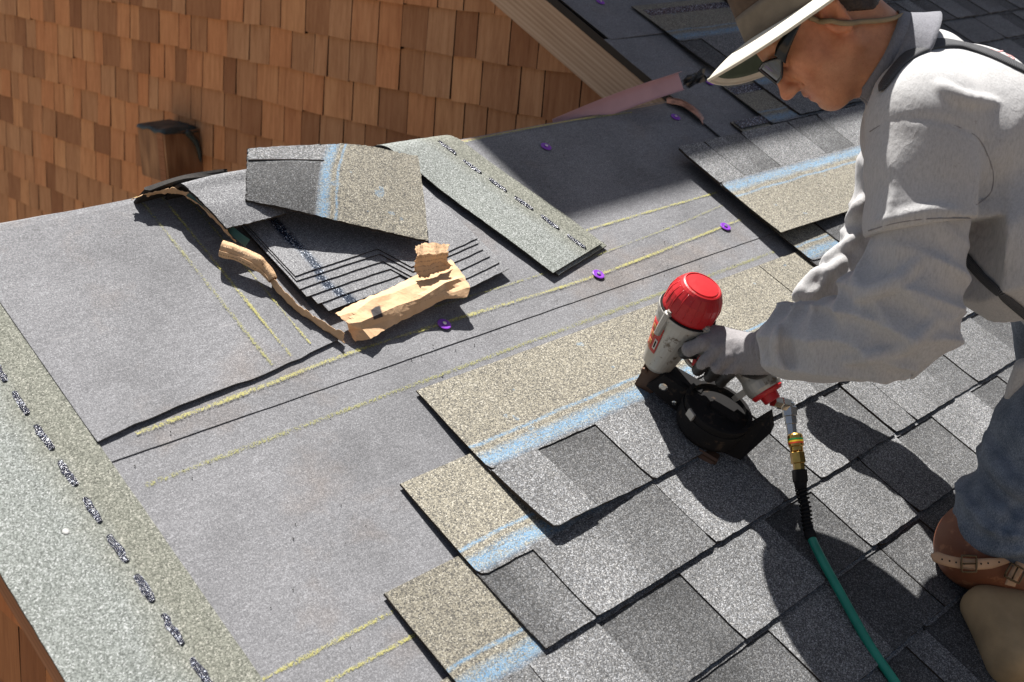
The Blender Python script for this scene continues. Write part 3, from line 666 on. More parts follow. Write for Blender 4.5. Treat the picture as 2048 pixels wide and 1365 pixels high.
# cut shingle piece with blue lines on top
m_cutp = m_shingle
K = [[(492, 400, .072), (600, 423, .070), (700, 447, .064), (856, 482, .055)], [(493, 366, .080), (604, 379, .079), (704, 390, .074), (852, 432, .058)], [(494, 330, .082), (612, 333, .083), (706, 336, .080), (845, 372, .062)], [(496, 297, .080), (622, 290, .083), (720, 290, .082), (836, 313, .064)]]
o = patch([[RP(*q) for q in r] for r in K], 40, 60, .0045, 'shingle_offcut', [m_cutp, m_edge], uv=(0, .326, 0, .25), jit=.0005)
me = o.data; UVd = me.uv_layers[0].data
buf = np.zeros(len(UVd) * 2, 'f'); UVd.foreach_get('uv', buf); buf = buf.reshape(-1, 2); sw = np.stack([buf[:, 1], buf[:, 0] * 1.0], 1); UVd.foreach_set('uv', sw.astype('f').ravel())
at = me.attributes.new('tone', 'FLOAT', 'POINT'); tn = np.array([(.48 if (i // 60 % 40) < 29 else 1.0) if (i % 60) < 26 else .95 for i in range(len(me.vertices))], 'f'); at.data.foreach_set('value', tn)
tag(o, 'cut shingle piece with two blue lines lying on top of the bundle', 'shingle')
rowA = [RP(496 + (648 - 496) * f, 320.5 - 1.5 * math.sin(f * 3) + 1.2 * f, .0835) for f in np.linspace(0, 1, 12)]
gg = Geo(); gg.tube(rowA, .0014, 5); gg.obj('laminate_edge', m_edge, o)
# two starter shingles lying one on the other across the shade line
for k, (hh, du, dv, lab) in enumerate([(.0085, .014, -.004, 'lower of two loose green-grey starter strips, a thin edge showing below the upper'), (.0145, 0, 0, 'upper green-grey starter strip with sealant dashes lying loose right of the bundle')]):
    A = np.zeros((60, 10, 3)); UV = []
    c = [RP(1105, 548, .012), RP(1203, 489, .012)]; p0, p1 = to_roof(c[0])[:2], to_roof(c[1])[:2]; dirw = (p1 - p0) / np.linalg.norm(p1 - p0); wd = np.linalg.norm(p1 - p0)
    q0 = roofpt(842, 347, .02)[:2]; dirl = (q0 - p0) / np.linalg.norm(q0 - p0)
    for i, s in enumerate(np.linspace(0, .62, 60)):
        for j, f in enumerate(np.linspace(0, 1, 10)):
            b_ = p0 + dirw * wd * f + dirl * s + np.array([du, dv])
            edge_n = .0012 * vnoise(np.array([s * 70, j * 3, k]), 1, 5) if j in (0, 9) else 0
            A[i, j] = drape(b_[0] + edge_n, b_[1], hh + .012 * math.exp(-((s - .40) / .09) ** 2) * (1 - f * .6) + .002 * math.sin(s * 12), .03); UV.append((.191 * f, s))
    gg = Geo(); gg.grid(A, .0036); tf = 59 * 9; gg.m = [0] * tf + [1] * (len(gg.f) - tf)
    o = gg.obj('starter_strip', [m_start, m_edge], uv=UV + UV); tag(o, lab, 'starter strip')
    if k == 1:
        for s in np.arange(.02, .42, .0675):
            b_ = p0 + dirw * wd * .72 + dirl * (s + .012); ang = math.atan2(-dirl[0], dirl[1])
            dash(o, b_[0], b_[1], .046, .011, hh + .0008 + .012 * math.exp(-((s - .40) / .09) ** 2) * .55 + .002 * math.sin(s * 12), drape, ang)
# shingle lying reversed on the felt (tan edge downhill)
u0_, v1_ = 2.196, 1.196
def revfn(u, v, h):
    vv = v1_ - v
    lf = .006 * max(0, (v - .2) / .126) ** 2 * math.exp(-(u / .2) ** 2)
    return R3(u0_ + .012 + u + .004 * math.sin(v * 6), vv, h + lf)
V0 = len(bpy.data.objects)
random.seed(21)
o = shingle(u0_, 0, .90, [(.10, 't', 1.0, .98), (.25, 't', .95, .68), (.46, 't', 1.0, .92), (.6, 't', .72, .72), (.9, 't', 1.0, 1.0)], base=0, fn=lambda u, v, h: revfn(u, v, h), h_flat=.030, parent=None, name='loose_shingle')
bm = bmesh.new(); bm.from_mesh(o.data); bmesh.ops.reverse_faces(bm, faces=bm.faces); bm.to_mesh(o.data); bm.free()
tag(o, 'loose shingle lying upside-down end to end, tan edge downhill beside the worker', 'shingle')

# torn kraft paper wrapper
def mat_paper():
    t = MT('kraft_paper'); p = t.pos(); uv = t.uv(); x, y, _ = t.xyz(uv)
    c = t.ramp(t.noise(p, 30, 4), [(.3, (.54, .35, .20)), (.7, (.68, .46, .28))])
    c = t.mix(t.math('MULTIPLY', t.noise(p, 300, 2), .3), c, (.45, .27, .14))
    word = t.math('MULTIPLY', t.math('GREATER_THAN', t.noise(t.map(uv, (620, 90, 1)), 1, 2), .50), t.math('GREATER_THAN', t.math('FRACT', t.math('MULTIPLY', y, 120)), .74))
    where = t.math('MULTIPLY', band(t, x, .02, .075, .003), 1); where2 = t.math('MULTIPLY', band(t, x, .22, .30, .003), .8)
    pr = t.math('MULTIPLY', word, t.math('MAXIMUM', where, where2))
    where3 = t.math('MULTIPLY', t.math('MULTIPLY', band(t, x, .165, .195, .002), band(t, y, .040, .062, .001)), .5); pr = t.math('MAXIMUM', pr, t.math('MULTIPLY', word, where3))
    blk = t.math('MULTIPLY', band(t, x, .122, .133, .0008), band(t, y, .034, .054, .0008))
    c = t.mix(t.math('MULTIPLY', pr, .6), c, (.10, .07, .05)); c = t.mix(blk, c, (.05, .045, .045))
    wp = t.n('VectorMath', [p, t.n('VectorMath', [t.noise(p, 30, 2, .5, 1), (.02, .02, .02)], operation='MULTIPLY').outputs[0]], operation='ADD').outputs[0]; rd = lambda sc_: t.math('POWER', t.math('SUBTRACT', 1, t.math('ABSOLUTE', t.math('MULTIPLY', t.math('SUBTRACT', t.noise(wp, sc_, 2, .5), .5), 4)), clamp=True), 3)
    t.bump(t.math('ADD', rd(28), t.math('MULTIPLY', rd(75), .3)), .22, .0030); t.fin(c, .8, spec=.2); t.set(t.b.inputs['Subsurface Weight'], 0.0)
    return t.m
m_paper = mat_paper()
def crumple(rows, n, m, name, par, amp=.004, uv=(0, .3, 0, .08), sc=26, seed=1, thick=.0007, facet=None):
    C = [interp_poly([RP(*q) for q in r], m) for r in rows]
    if facet == 'fold':                                # crisp fold lines between the rows, slight buckles along them
        C = [c + (.0022 * np.array([sn(j * .55 + 3.1 * k + seed) for j in range(m)]))[:, None] * EN + (.0030 * np.array([sn(j * .41 + 1.7 * k + seed * 2) for j in range(m)]))[:, None] * EV for k, c in enumerate(C)]
        q_ = np.linspace(0, len(C) - 1, n); A = np.array([C[min(int(t), len(C) - 2)] * (1 - (t - min(int(t), len(C) - 2))) + C[min(int(t), len(C) - 2) + 1] * (t - min(int(t), len(C) - 2)) for t in q_])
        A = A + (amp * (.6 - 1.2 * np.abs(vnoise(A * np.array([.6, 1, 1]), 34, seed)) ** .6))[..., None] * EN
        for row in (0, n - 1): A[row] += np.array([.0022 * sn(j * 1.9 + row) for j in range(m)])[:, None] * EV
        for c_ in (0, m - 1): A[:, c_] += np.array([.0030 * sn(i * 2.3 + c_) for i in range(n)])[:, None] * EU
        gg = Geo(); gg.grid(A, thick); UV = [(uv[0] + (uv[1] - uv[0]) * j / (m - 1), uv[2] + (uv[3] - uv[2]) * i / (n - 1)) for i in range(n) for j in range(m)]
        return gg.obj(name, m_paper, par, uv=UV + UV)
    A = np.array([interp_poly([C[i][j] for i in range(len(C))], n) for j in range(m)]).transpose(1, 0, 2)
    if facet:
        rows_i = np.unique(np.linspace(0, n - 1, facet[0]).astype(int)); cols_i = np.unique(np.linspace(0, m - 1, facet[1]).astype(int)); A = A[rows_i][:, cols_i]; n, m = A.shape[:2]
        J = RNG.normal(size=A.shape) * np.array([.0035, .0035, .0]) ; A = A + J[..., :1] * EU + J[..., 1:2] * EV + (RNG.uniform(-1, 1, size=A.shape[:2]) * amp)[..., None] * EN
        gg = Geo(); gg.grid(A, thick); tri = []
        for f in gg.f: tri += ([[f[0], f[1], f[2]], [f[0], f[2], f[3]]] if RNG.random() < .5 else [[f[0], f[1], f[3]], [f[1], f[2], f[3]]])
        gg.f = tri; gg.m = [0] * len(tri)
        UV = [(uv[0] + (uv[1] - uv[0]) * j / (m - 1), uv[2] + (uv[3] - uv[2]) * i / (n - 1)) for i in range(n) for j in range(m)]
        return gg.obj(name, m_paper, par, uv=UV + UV)
    W_ = A + .012 * np.stack([vnoise(A, 40, 21), vnoise(A, 40, 22), vnoise(A, 40, 23)], -1)
    nz = .75 - 1.3 * np.abs(vnoise(W_, sc * .8, seed)) ** .7 - .8 * np.abs(vnoise(W_, sc * 2.0, seed + 1)) ** .7; tear = vnoise(A * [1, 1, 1], 90, seed + 3)
    e = np.ones((n, m)); A = A + (nz * amp)[..., None] * EN
    for row in (0, n - 1): A[row] += (tear[row] * .0028)[:, None] * EV + (vnoise(A[row], 220, seed) * .0015)[:, None] * EU
    for c_ in (0, m - 1): A[:, c_] += (tear[:, c_] * .003)[:, None] * EU
    gg = Geo(); gg.grid(A, thick); UV = [(uv[0] + (uv[1] - uv[0]) * j / (m - 1), uv[2] + (uv[3] - uv[2]) * i / (n - 1)) for i in range(n) for j in range(m)]
    return gg.obj(name, m_paper, par, uv=UV + UV, smooth=False)
pr = empty('paper_wrapper', RP(760, 670, .0), 'torn brown kraft paper wrapper crumpled around the front of the shingle bundle', 'wrapper')
ZG = [[(765, 1050, .022), (860, 1000, .026), (960, 955, .028), (1080, 900, .030), (1180, 850, .033), (1290, 800, .037), (1420, 735, .042)],
      [(790, 1075, .026), (880, 1035, .032), (985, 990, .034), (1100, 935, .037), (1200, 885, .040), (1320, 835, .043), (1470, 790, .048)],
      [(830, 1100, .026), (905, 1080, .036), (1010, 1050, .033), (1130, 1010, .037), (1250, 950, .040), (1385, 885, .047), (1505, 840, .050)],
      [(850, 1125, .014), (920, 1130, .027), (1020, 1110, .021), (1120, 1065, .027), (1250, 1005, .025), (1390, 945, .039), (1535, 905, .046)],
      [(880, 1205, .006), (970, 1192, .020), (1060, 1130, .017), (1130, 1095, .022), (1255, 1035, .019), (1390, 968, .032), (1520, 950, .040)]]
G4 = np.array([[RP(400 + x / 2.8433, 260 + y / 2.8433, h) for x, y, h in r] for r in ZG]); V_ = []; UV_ = []; n_, m_ = 13, 37; jj = RNG.normal(size=(5, 7, 3)); jj[0] *= .4; jj[4] *= .3; G4 = G4 + jj[..., :1] * .003 * EU + jj[..., 1:2] * .0025 * EV + jj[..., 2:] * .0024 * EN     # planar panels between creases, finely cut so the torn rim can fray
for i in range(n_):
    for j in range(m_):
        a_, b_ = i / (n_ - 1) * 4, j / (m_ - 1) * 6; r_, c_ = min(int(a_), 3), min(int(b_), 5); f, e = a_ - r_, b_ - c_
        q00, q01, q10, q11 = G4[r_, c_], G4[r_, c_ + 1], G4[r_ + 1, c_], G4[r_ + 1, c_ + 1]
        if (r_ + c_) % 2: p = q00 + (q01 - q00) * e + (q10 - q00) * f if e + f <= 1 else q11 + (q10 - q11) * (1 - e) + (q01 - q11) * (1 - f)
        else: p = q00 + (q11 - q10) * e + (q10 - q00) * f if f > e else q00 + (q01 - q00) * e + (q11 - q01) * f
        if i in (0, n_ - 1): p = p + EV * .0016 * sn(j * 2.1 + i)
        if j in (0, m_ - 1): p = p + EU * .0022 * sn(i * 2.7 + j)
        V_.append(p); UV_.append((.085 + .13 * b_ / 6, .09 * a_ / 4))
gg = Geo(); gg.grid(np.array(V_).reshape(n_, m_, 3), .0006); gg.obj('front_fold', m_paper, pr, uv=UV_ + UV_)
crumple([[(830, 493, .078), (858, 487, .082), (898, 490, .084)], [(832, 512, .074), (862, 508, .078), (896, 507, .079)], [(829, 536, .054), (862, 528, .058), (893, 524, .06)], [(838, 556, .042), (872, 548, .046), (905, 532, .05)]], 22, 26, 'upright_flap', pr, .0012, (.22, .30, .0, .06), 40, 5, facet='fold')
# rolled scrap at the left and the torn edge along the bundle
gg = Geo(); ax = interp_poly([RP(443, 497, .034), RP(470, 505, .036), RP(505, 520, .036), RP(530, 538, .03), RP(546, 560, .024)], 30)
rr = [.0115 + .0012 * vnoise(np.array([i * .25, 0, 0]), 1, 3) - (.006 * max(0, (i - 18) / 12)) for i in range(30)]
A = np.zeros((30, 20, 3)); T = np.gradient(ax, axis=0); T /= np.linalg.norm(T, axis=1)[:, None]
for i in range(30):
    a = np.cross(T[i], EN); a /= np.linalg.norm(a); b_ = np.cross(a, T[i])
    for j, q in enumerate(np.linspace(-.6, 2 * math.pi * 1.15 - .6, 20)):
        r_ = rr[i] * (1 + .12 * q / 6) + .0007 * vnoise(np.array([i * .3, j * .4, 0]), 1, 7); A[i, j] = ax[i] + r_ * (math.cos(q) * a + math.sin(q) * b_)
gg.grid(A, .0007); UVr = [(.02 + .055 * i / 29, .07 * j / 19) for i in range(30) for j in range(20)]; gg.obj('rolled_end', m_paper, pr, uv=UVr + UVr)
crumple([[(540, 545, .030), (562, 575, .028), (600, 612, .024), (645, 642, .022), (690, 668, .024)], [(537, 560, .018), (560, 590, .016), (596, 622, .013), (640, 652, .012), (684, 682, .012)], [(548, 566, .004), (572, 600, .003), (606, 630, .003), (650, 660, .003), (690, 688, .003)]], 11, 60, 'torn_edge', pr, .002, (.31, .6, .1, .2), 45, 8, facet='fold')
crumple([[(452, 458, .045), (420, 424, .05), (392, 396, .052), (360, 381, .05), (322, 380, .044), (268, 398, .03)], [(470, 486, .028), (432, 446, .034), (398, 412, .038), (362, 391, .036), (322, 388, .032), (262, 400, .018)]], 8, 60, 'ridge_edge', pr, .0015, (.31, .6, .1, .2), 45, 11, facet='fold')
# dark green sheet painted as the shadow under the curled shingle
gg = Geo(); A = np.array([[RP(x, y, h) for x, y, h in r] for r in ([(372, 392, .046), (400, 410, .046), (432, 440, .042), (462, 470, .036), (490, 495, .030)], [(380, 384, .056), (412, 402, .054), (446, 436, .050), (476, 462, .045), (500, 480, .042)])]); B = np.array([interp_poly(r, 24) for r in A])
gg.grid(B, .0008); gg.obj('gap_shade', plain('teal_shade', (.02, .07, .06), .4), pr)
# ================================================================ IMPLICIT-SURFACE MODELLER (for cloth, skin and other soft shapes)
class Field:
    def __init__(s, lo, hi, res):
        s.lo = np.array(lo, float); s.res = res; n = np.ceil((np.array(hi) - s.lo) / res).astype(int) + 1; s.n = n
        s.ax = [s.lo[i] + res * np.arange(n[i]) for i in range(3)]; s.d = np.full(n, 1.0, np.float32)
    def sub(s, lo, hi):
        sl = []
        for i in range(3):
            a = int(max(0, math.floor((lo[i] - s.lo[i]) / s.res))); b = int(min(s.n[i], math.ceil((hi[i] - s.lo[i]) / s.res) + 1))
            if b <= a: return None, None
            sl.append(slice(a, b))
        p = np.stack(np.meshgrid(*[s.ax[i][sl[i]] for i in range(3)], indexing='ij'), -1).astype(np.float32)
        return tuple(sl), p
    def put(s, fn, lo, hi, k=.01, mode='u', pad=None):
        m = pad if pad is not None else k * 1.2 + 3 * s.res
        sl, p = s.sub(np.array(lo) - m, np.array(hi) + m)
        if sl is None: return s
        b = fn(p).astype(np.float32); a = s.d[sl]
        if mode == 'u': h = np.clip(.5 + .5 * (a - b) / k, 0, 1); s.d[sl] = a * (1 - h) + b * h - k * h * (1 - h)
        elif mode == 's': h = np.clip(.5 - .5 * (a + b) / k, 0, 1); s.d[sl] = a * (1 - h) - b * h + k * h * (1 - h)
        return s
    def ell(s, c, r, ax=None, k=.02, mode='u'):
        c = np.array(c, float); r = np.array(r, float); ax = np.eye(3) if ax is None else np.array(ax, float)
        def fn(p):
            q = (p - c) @ ax.T / r; l = np.sqrt((q * q).sum(-1)) + 1e-9; g = np.sqrt(((q / r) ** 2).sum(-1)) + 1e-9
            return l * (l - 1) / g
        e = np.sqrt(((ax * r[:, None]) ** 2).sum(0)); return s.put(fn, c - e, c + e, k, mode)
    def cap(s, a, b, ra, rb=None, k=.015, mode='u'):
        a = np.array(a, float); b = np.array(b, float); rb = ra if rb is None else rb; ab = b - a; L2 = ab @ ab + 1e-12
        def fn(p):
            t = np.clip(((p - a) @ ab) / L2, 0, 1); q = p - a - t[..., None] * ab
            return np.sqrt((q * q).sum(-1)) - (ra + (rb - ra) * t)
        m = max(ra, rb); return s.put(fn, np.minimum(a, b) - m, np.maximum(a, b) + m, k, mode)
    def chain(s, pts, rs, k=.012, mode='u'):
        for i in range(len(pts) - 1): s.cap(pts[i], pts[i + 1], rs[i], rs[i + 1], k, mode)
        return s
    def box(s, c, half, ax=None, rnd=.005, k=.01, mode='u'):
        c = np.array(c, float); half = np.array(half, float); ax = np.eye(3) if ax is None else np.array(ax, float)
        def fn(p):
            q = np.abs((p - c) @ ax.T) - (half - rnd); return np.sqrt((np.maximum(q, 0) ** 2).sum(-1)) + np.minimum(q.max(-1), 0) - rnd
        e = np.abs(ax.T * half).sum(1); return s.put(fn, c - e, c + e, k, mode)
    def cut(s, p0, n):                             # keep the side the normal points away from
        n = np.array(n, float) / np.linalg.norm(n); X, Y, Z = np.meshgrid(*s.ax, indexing='ij', sparse=True)
        q = (X - p0[0]) * n[0] + (Y - p0[1]) * n[1] + (Z - p0[2]) * n[2]; s.d = np.maximum(s.d, q.astype(np.float32)); return s
    def noise(s, amp, scale, seed=0, stretch=(1, 1, 1)):
        near = np.abs(s.d) < amp * 2 + 3 * s.res; idx = np.argwhere(near); p = s.lo + idx * s.res
        s.d[near] += (amp * vnoise(p * np.array(stretch), scale, seed)).astype(np.float32); return s
    def disp(s, fn, amp=.008):
        near = np.abs(s.d) < amp * 2 + 3 * s.res; idx = np.argwhere(near); s.d[near] -= fn(s.lo + idx * s.res).astype(np.float32); return s
    def samp(s, p):
        q = (np.asarray(p) - s.lo) / s.res; i = np.floor(q).astype(int); i = np.clip(i, 0, s.n - 2); f = q - i; r = 0
        for a in (0, 1):
            for b in (0, 1):
                for c in (0, 1):
                    r = r + s.d[i[..., 0] + a, i[..., 1] + b, i[..., 2] + c] * (f[..., 0] if a else 1 - f[..., 0]) * (f[..., 1] if b else 1 - f[..., 1]) * (f[..., 2] if c else 1 - f[..., 2])
        return r
    def hit(s, x, y, d0=1.3, d1=2.5):              # first surface point along a sight line
        dd = np.arange(d0, d1, s.res * .5); r = ray(x, y); p = CAMP + dd[:, None] * r
        ok = ((p > s.lo + s.res) & (p < s.lo + (s.n - 2) * s.res)).all(1); v = np.where(ok, s.samp(np.where(ok[:, None], p, s.lo + s.res)), 1)
        j = np.argmax(v < 0)
        if v[j] >= 0: return None, None
        q = p[j]; e = s.res; g = np.array([s.samp(q + e * a) - s.samp(q - e * a) for a in np.eye(3)]); return q, g / (np.linalg.norm(g) + 1e-9)
    def fold(s, px, r=.008, out=.0, k=.012, mode='u', n=12):
        pts = [s.hit(x, y) for x, y in interp_poly([(a, b, 0) for a, b in px], n)[:, :2]]; pts = [q + g * out for q, g in pts if q is not None]
        rs = [r * (.35 + .65 * math.sin(math.pi * (i + .5) / max(len(pts), 1))) for i in range(len(pts))]
        if len(pts) > 1: s.chain(pts, rs, k, mode)
        return s
    def mesh(s):
        d = s.d; n = s.n; neg = d < 0
        cnt = np.zeros(n - 1); acc = np.zeros((*(n - 1), 3))
        off = [(a, b, c) for a in (0, 1) for b in (0, 1) for c in (0, 1)]
        sl = lambda o: tuple(slice(o[i], n[i] - 1 + o[i]) for i in range(3))
        for a in off:
            for ax in range(3):
                if a[ax]: continue
                b = list(a); b[ax] = 1; da, db = d[sl(a)], d[sl(b)]; x = (da < 0) != (db < 0)
                t = np.where(x, da / np.where(x, da - db, 1), 0); q = np.zeros((*x.shape, 3)); 
                for i in range(3): q[..., i] = a[i]
                q[..., ax] = t; acc += np.where(x[..., None], q, 0); cnt += x
        cell = cnt > 0; idx = -np.ones(cell.shape, int); idx[cell] = np.arange(cell.sum())
        V = s.lo + (np.argwhere(cell) + acc[cell] / cnt[cell][:, None]) * s.res; F = []
        for ax in range(3):
            o1, o2 = [i for i in range(3) if i != ax]
            if ax == 1: o1, o2 = o2, o1
            A = [slice(1, -1)] * 3; A[ax] = slice(0, -1); B = list(A); B[ax] = slice(1, None)
            na, nb = neg[tuple(A)], neg[tuple(B)]; e = np.argwhere(na != nb); base = e.copy(); base[:, [i for i in range(3) if i != ax]] += 1
            flip = na[tuple(e.T)]
            def c(d1, d2):
                q = base.copy(); q[:, o1] += d1; q[:, o2] += d2; return idx[tuple(q.T)]
            Q = np.stack([c(-1, -1), c(0, -1), c(0, 0), c(-1, 0)], 1); Q[~flip] = Q[~flip][:, ::-1]; F.append(Q)
        F = np.concatenate(F); return V, F[(F >= 0).all(1)]
    def obj(s, name, mat, parent=None, smoothing=1, **kw):
        V, F = s.mesh()
        for _ in range(smoothing):
            acc = np.zeros_like(V); cn = np.zeros(len(V))
            for a in range(4):
                np.add.at(acc, F[:, a], V[F[:, (a + 1) % 4]] + V[F[:, (a - 1) % 4]]); np.add.at(cn, F[:, a], 2)
            V = V * .5 + .5 * acc / np.maximum(cn, 1)[:, None]
        return obj(name, V, F, mat, parent, smooth=True, **kw)
def cyl(p, a, b, ref):                             # cylinder coordinates about an axis: t (m), angle, distance
    ax = (b - a) / np.linalg.norm(b - a); q = p - a; t = q @ ax; r = q - t[:, None] * ax; e1 = ref - ax * (ref @ ax); e1 /= np.linalg.norm(e1); e2 = np.cross(ax, e1)
    return t, np.arctan2(r @ e2, r @ e1), np.linalg.norm(r, axis=1)
def win(x, a, b, s): return 1 / (1 + np.exp(-(x - a) / s)) * 1 / (1 + np.exp((x - b) / s))
def ridge(x): return 1 - 1.6 * np.abs(np.sin(x / 2)) ** .8
def ribbon(name, F_, px, width, mat, parent, off=.002, thick=.0016, n=40, pts=None, wtap=None, bend=None):
    """a strap laid on the surface of a field (or through given points and normals)"""
    if pts is None:
        raw = [F_.hit(x, y) for x, y in interp_poly([(a, b, 0) for a, b in px], n)[:, :2]]; raw = [(q, g) for q, g in raw if q is not None]
        Q = np.array([q + g * off for q, g in raw]); G = np.array([g for q, g in raw])
        for _ in range(3): Q[1:-1] = (Q[:-2] + Q[1:-1] * 2 + Q[2:]) / 4; G[1:-1] = (G[:-2] + G[1:-1] * 2 + G[2:]) / 4
    else: Q, G = pts
    if len(Q) < 3: return None
    T = np.gradient(Q, axis=0); S = np.cross(T, G); S /= np.linalg.norm(S, axis=1)[:, None] + 1e-9; A = []
    for i in range(len(Q)):
        wv = width * (wtap(i / (len(Q) - 1)) if wtap else 1)
        A.append([Q[i] + S[i] * wv * e + G[i] * (off if abs(e) < .9 else 0) * .3 for e in np.linspace(-1, 1, 5)])
    A = np.array(A); gg = Geo(); gg.grid(A, thick); L = np.concatenate([[0], np.cumsum(np.linalg.norm(np.diff(Q, axis=0), axis=1))])
    UV = [(width * (1 + e), L[i]) for i in range(len(Q)) for e in np.linspace(-1, 1, 5)]
    return gg.obj(name, mat, parent, uv=UV + UV, smooth=True)

# ================================================================ NAIL GUN
GN = np.array([*roofpt(1290, 768, .018)[:2], .024]); GB = np.array([.4, -.9165, 0]); GS = np.array([-.9165, -.4, 0])
gB = GB[0] * EU + GB[1] * EV; gS = GS[0] * EU + GS[1] * EV; gA = EN; G0 = R3(*GN)
gp = lambda b, a, s=0.0: G0 + b * gB + a * gA + s * gS
def painted(name, col, wear, rough=.35, metal=0.0, amt=.62, coat=0.0):
    t = MT(name); o = t.objc(); nz = t.noise(o, 45, 5, .65); w_ = t.n('MapRange', [nz, amt, amt + .08, 0, 1]).outputs[0]
    c = t.mix(w_, t.ramp(t.noise(o, 20, 3), [(.3, tuple(x * .85 for x in col)), (.7, col)]), wear); t.bump(t.noise(o, 250, 3), .12, .001)
    return t.fin(c, t.math('ADD', rough, t.math('MULTIPLY', nz, .25)), metal, .07 if rough > .6 else .5)
m_red = painted('red_housing', (.52, .014, .018), (.34, .12, .10), .30, amt=.63); m_alu = painted('scuffed_aluminium', (.46, .44, .40), (.16, .13, .10), .38, .55, amt=.56)
m_blk = painted('dusty_black_plastic', (.020, .019, .019), (.06, .045, .034), .62, amt=.58); m_brown = painted('rusty_steel', (.10, .055, .035), (.03, .025, .022), .5, .5)
m_stl = plain('chromed_steel', (.60, .58, .54), .22, 1.0, var=.15); m_brass = plain('brass', (.62, .38, .10), .28, 1.0, var=.2, scale=90)
gun = empty('nail_gun', gp(0, -.02), 'red-capped pneumatic coil nail gun pressed on the shingle by a gloved hand', 'nail gun')
# housing: tapered casting
g = Geo(); g.lathe(gp(0, 0), gA, [(.040, .020), (.050, .028), (.075, .032), (.10, .036), (.125, .041), (.145, .0455), (.156, .0475), (.160, .0475), (.161, .051), (.170, .0515), (.1705, .047)], 36)
hs = g.obj('housing', m_alu, gun, smooth=False)
for q in np.linspace(0, 2 * math.pi, 5)[:-1] + .55:
    g = Geo(); c = gp(math.cos(q) * .0475, .163, math.sin(q) * .0475); g.lathe(c, gA, [(-.035, .0062), (-.004, .0072), (.012, .0072), (.013, .0045), (.017, .0045)], 10); g.obj('bolt_lug', m_alu, hs)
# cap with ribs and a domed top
g = Geo(); prof = [(.1712, .0465), (.176, .0472), (.197, .0466), (.208, .0448), (.223, .0372), (.2272, .0338), (.2284, .0312), (.2270, .0300), (.2270, .0285), (.2290, .0275), (.2300, .015), (.2303, .0001)]
g.lathe(gp(0, 0), gA, prof, 40); cp = g.obj('cap', m_red, gun, smooth=False)
for q in np.linspace(0, 2 * math.pi, 21)[:-1]:
    g = Geo(); rd = math.cos(q) * gB + math.sin(q) * gS; tg = -math.sin(q) * gB + math.cos(q) * gS
    g.tube([gp(0, .182) + rd * .0470, gp(0, .199) + rd * .0466, gp(0, .208) + rd * .0446, gp(0, .2155) + rd * .0409, gp(0, .222) + rd * .0374], [.0006, .0010, .0010, .0008, .0005], 6); g.obj('rib', m_red, cp, smooth=True)
g = Geo(); g.lathe(gp(0, .1705), gA, [(0, .0505), (.0018, .0505), (.0018, .048)], 36); g.obj('gasket', m_blk, cp)
# red label with faded mark on the camera side of the housing
def on_housing(q, a, out=.0006):
    r = np.interp(a, [.052, .075, .10, .125, .145, .156], [.0285, .032, .036, .041, .0455, .0475]) + out
    return gp(math.cos(q) * r, a, math.sin(q) * r)
def decal(q0, q1, a0, a1, mat, out, nm, par):
    A = np.array([[on_housing(q0 + (q1 - q0) * f, a0 + (a1 - a0) * e, out) for f in np.linspace(0, 1, 10)] for e in np.linspace(0, 1, 8)]); g = Geo(); g.grid(A[:, ::-1] if q1 > q0 else A, .0003); return g.obj(nm, mat, par, smooth=True)
m_lab = painted('red_label', (.48, .03, .025), (.55, .32, .16), .4, amt=.57)
lb = decal(1.95, 2.75, .082, .142, m_lab, .0012, 'label', gun); m_white = plain('faded_white_print', (.60, .56, .5), .6); 
decal(2.02, 2.2, .090, .112, m_white, .0018, 'label_mark', lb); decal(2.07, 2.15, .094, .108, m_blk, .0022, 'label_mark', lb)
for k in range(3): decal(2.36, 2.62, .092 + .016 * k, .101 + .016 * k, plain('orange_print', (.52, .22, .06), .6), .0018, 'label_mark', lb)
# driver nose, feeder door, trigger guard
g = Geo(); X = (gB, gA, gS); g.box(gp(.002, .018), X, (.015, .034, .013)); g.box(gp(-.010, .002), X, (.006, .021, .010)); g.box(gp(-.013, .034, .004), X, (.005, .010, .008)); g.box(gp(.012, -.009, .0), X, (.008, .007, .009)); g.lathe(gp(-.012, .03, .013), gS, [(0, .006), (.006, .006), (.007, .003)], 10); g.obj('nose', m_brown, gun)
g = Geo(); g.prism([gp(.004, .012, .016), gp(.075, -.002, .016), (gp(.09, .046, .016)), gp(.02, .052, .016)], gS * .012); g.prism([gp(.014, .006, -.014), gp(.075, -.002, -.014), gp(.09, .05, -.014), gp(.014, .05, -.014)], gS * .03); fd = g.obj('feeder_door', m_blk, gun)
g = Geo(); g.lathe(gp(.03, .03, .028), gS, [(0, .008), (.002, .008), (.003, .005)], 12); g.lathe(gp(.06, .012, .028), gS, [(0, .005), (.002, .005), (.003, .003)], 10); g.obj('screw', m_stl, fd)
g = Geo(); pts = interp_poly([gp(.030, .105), gp(.038, .085), gp(.058, .078), gp(.08, .088), gp(.09, .10)], 14); g.tube(pts, .0042, 8); g.obj('trigger_guard', m_alu, gun, smooth=True)
g = Geo(); g.prism([gp(.046, .104, -.005), gp(.052, .082, -.005), gp(.060, .084, -.005), gp(.062, .106, -.005)], gS * .010); g.obj('trigger', m_red, gun)
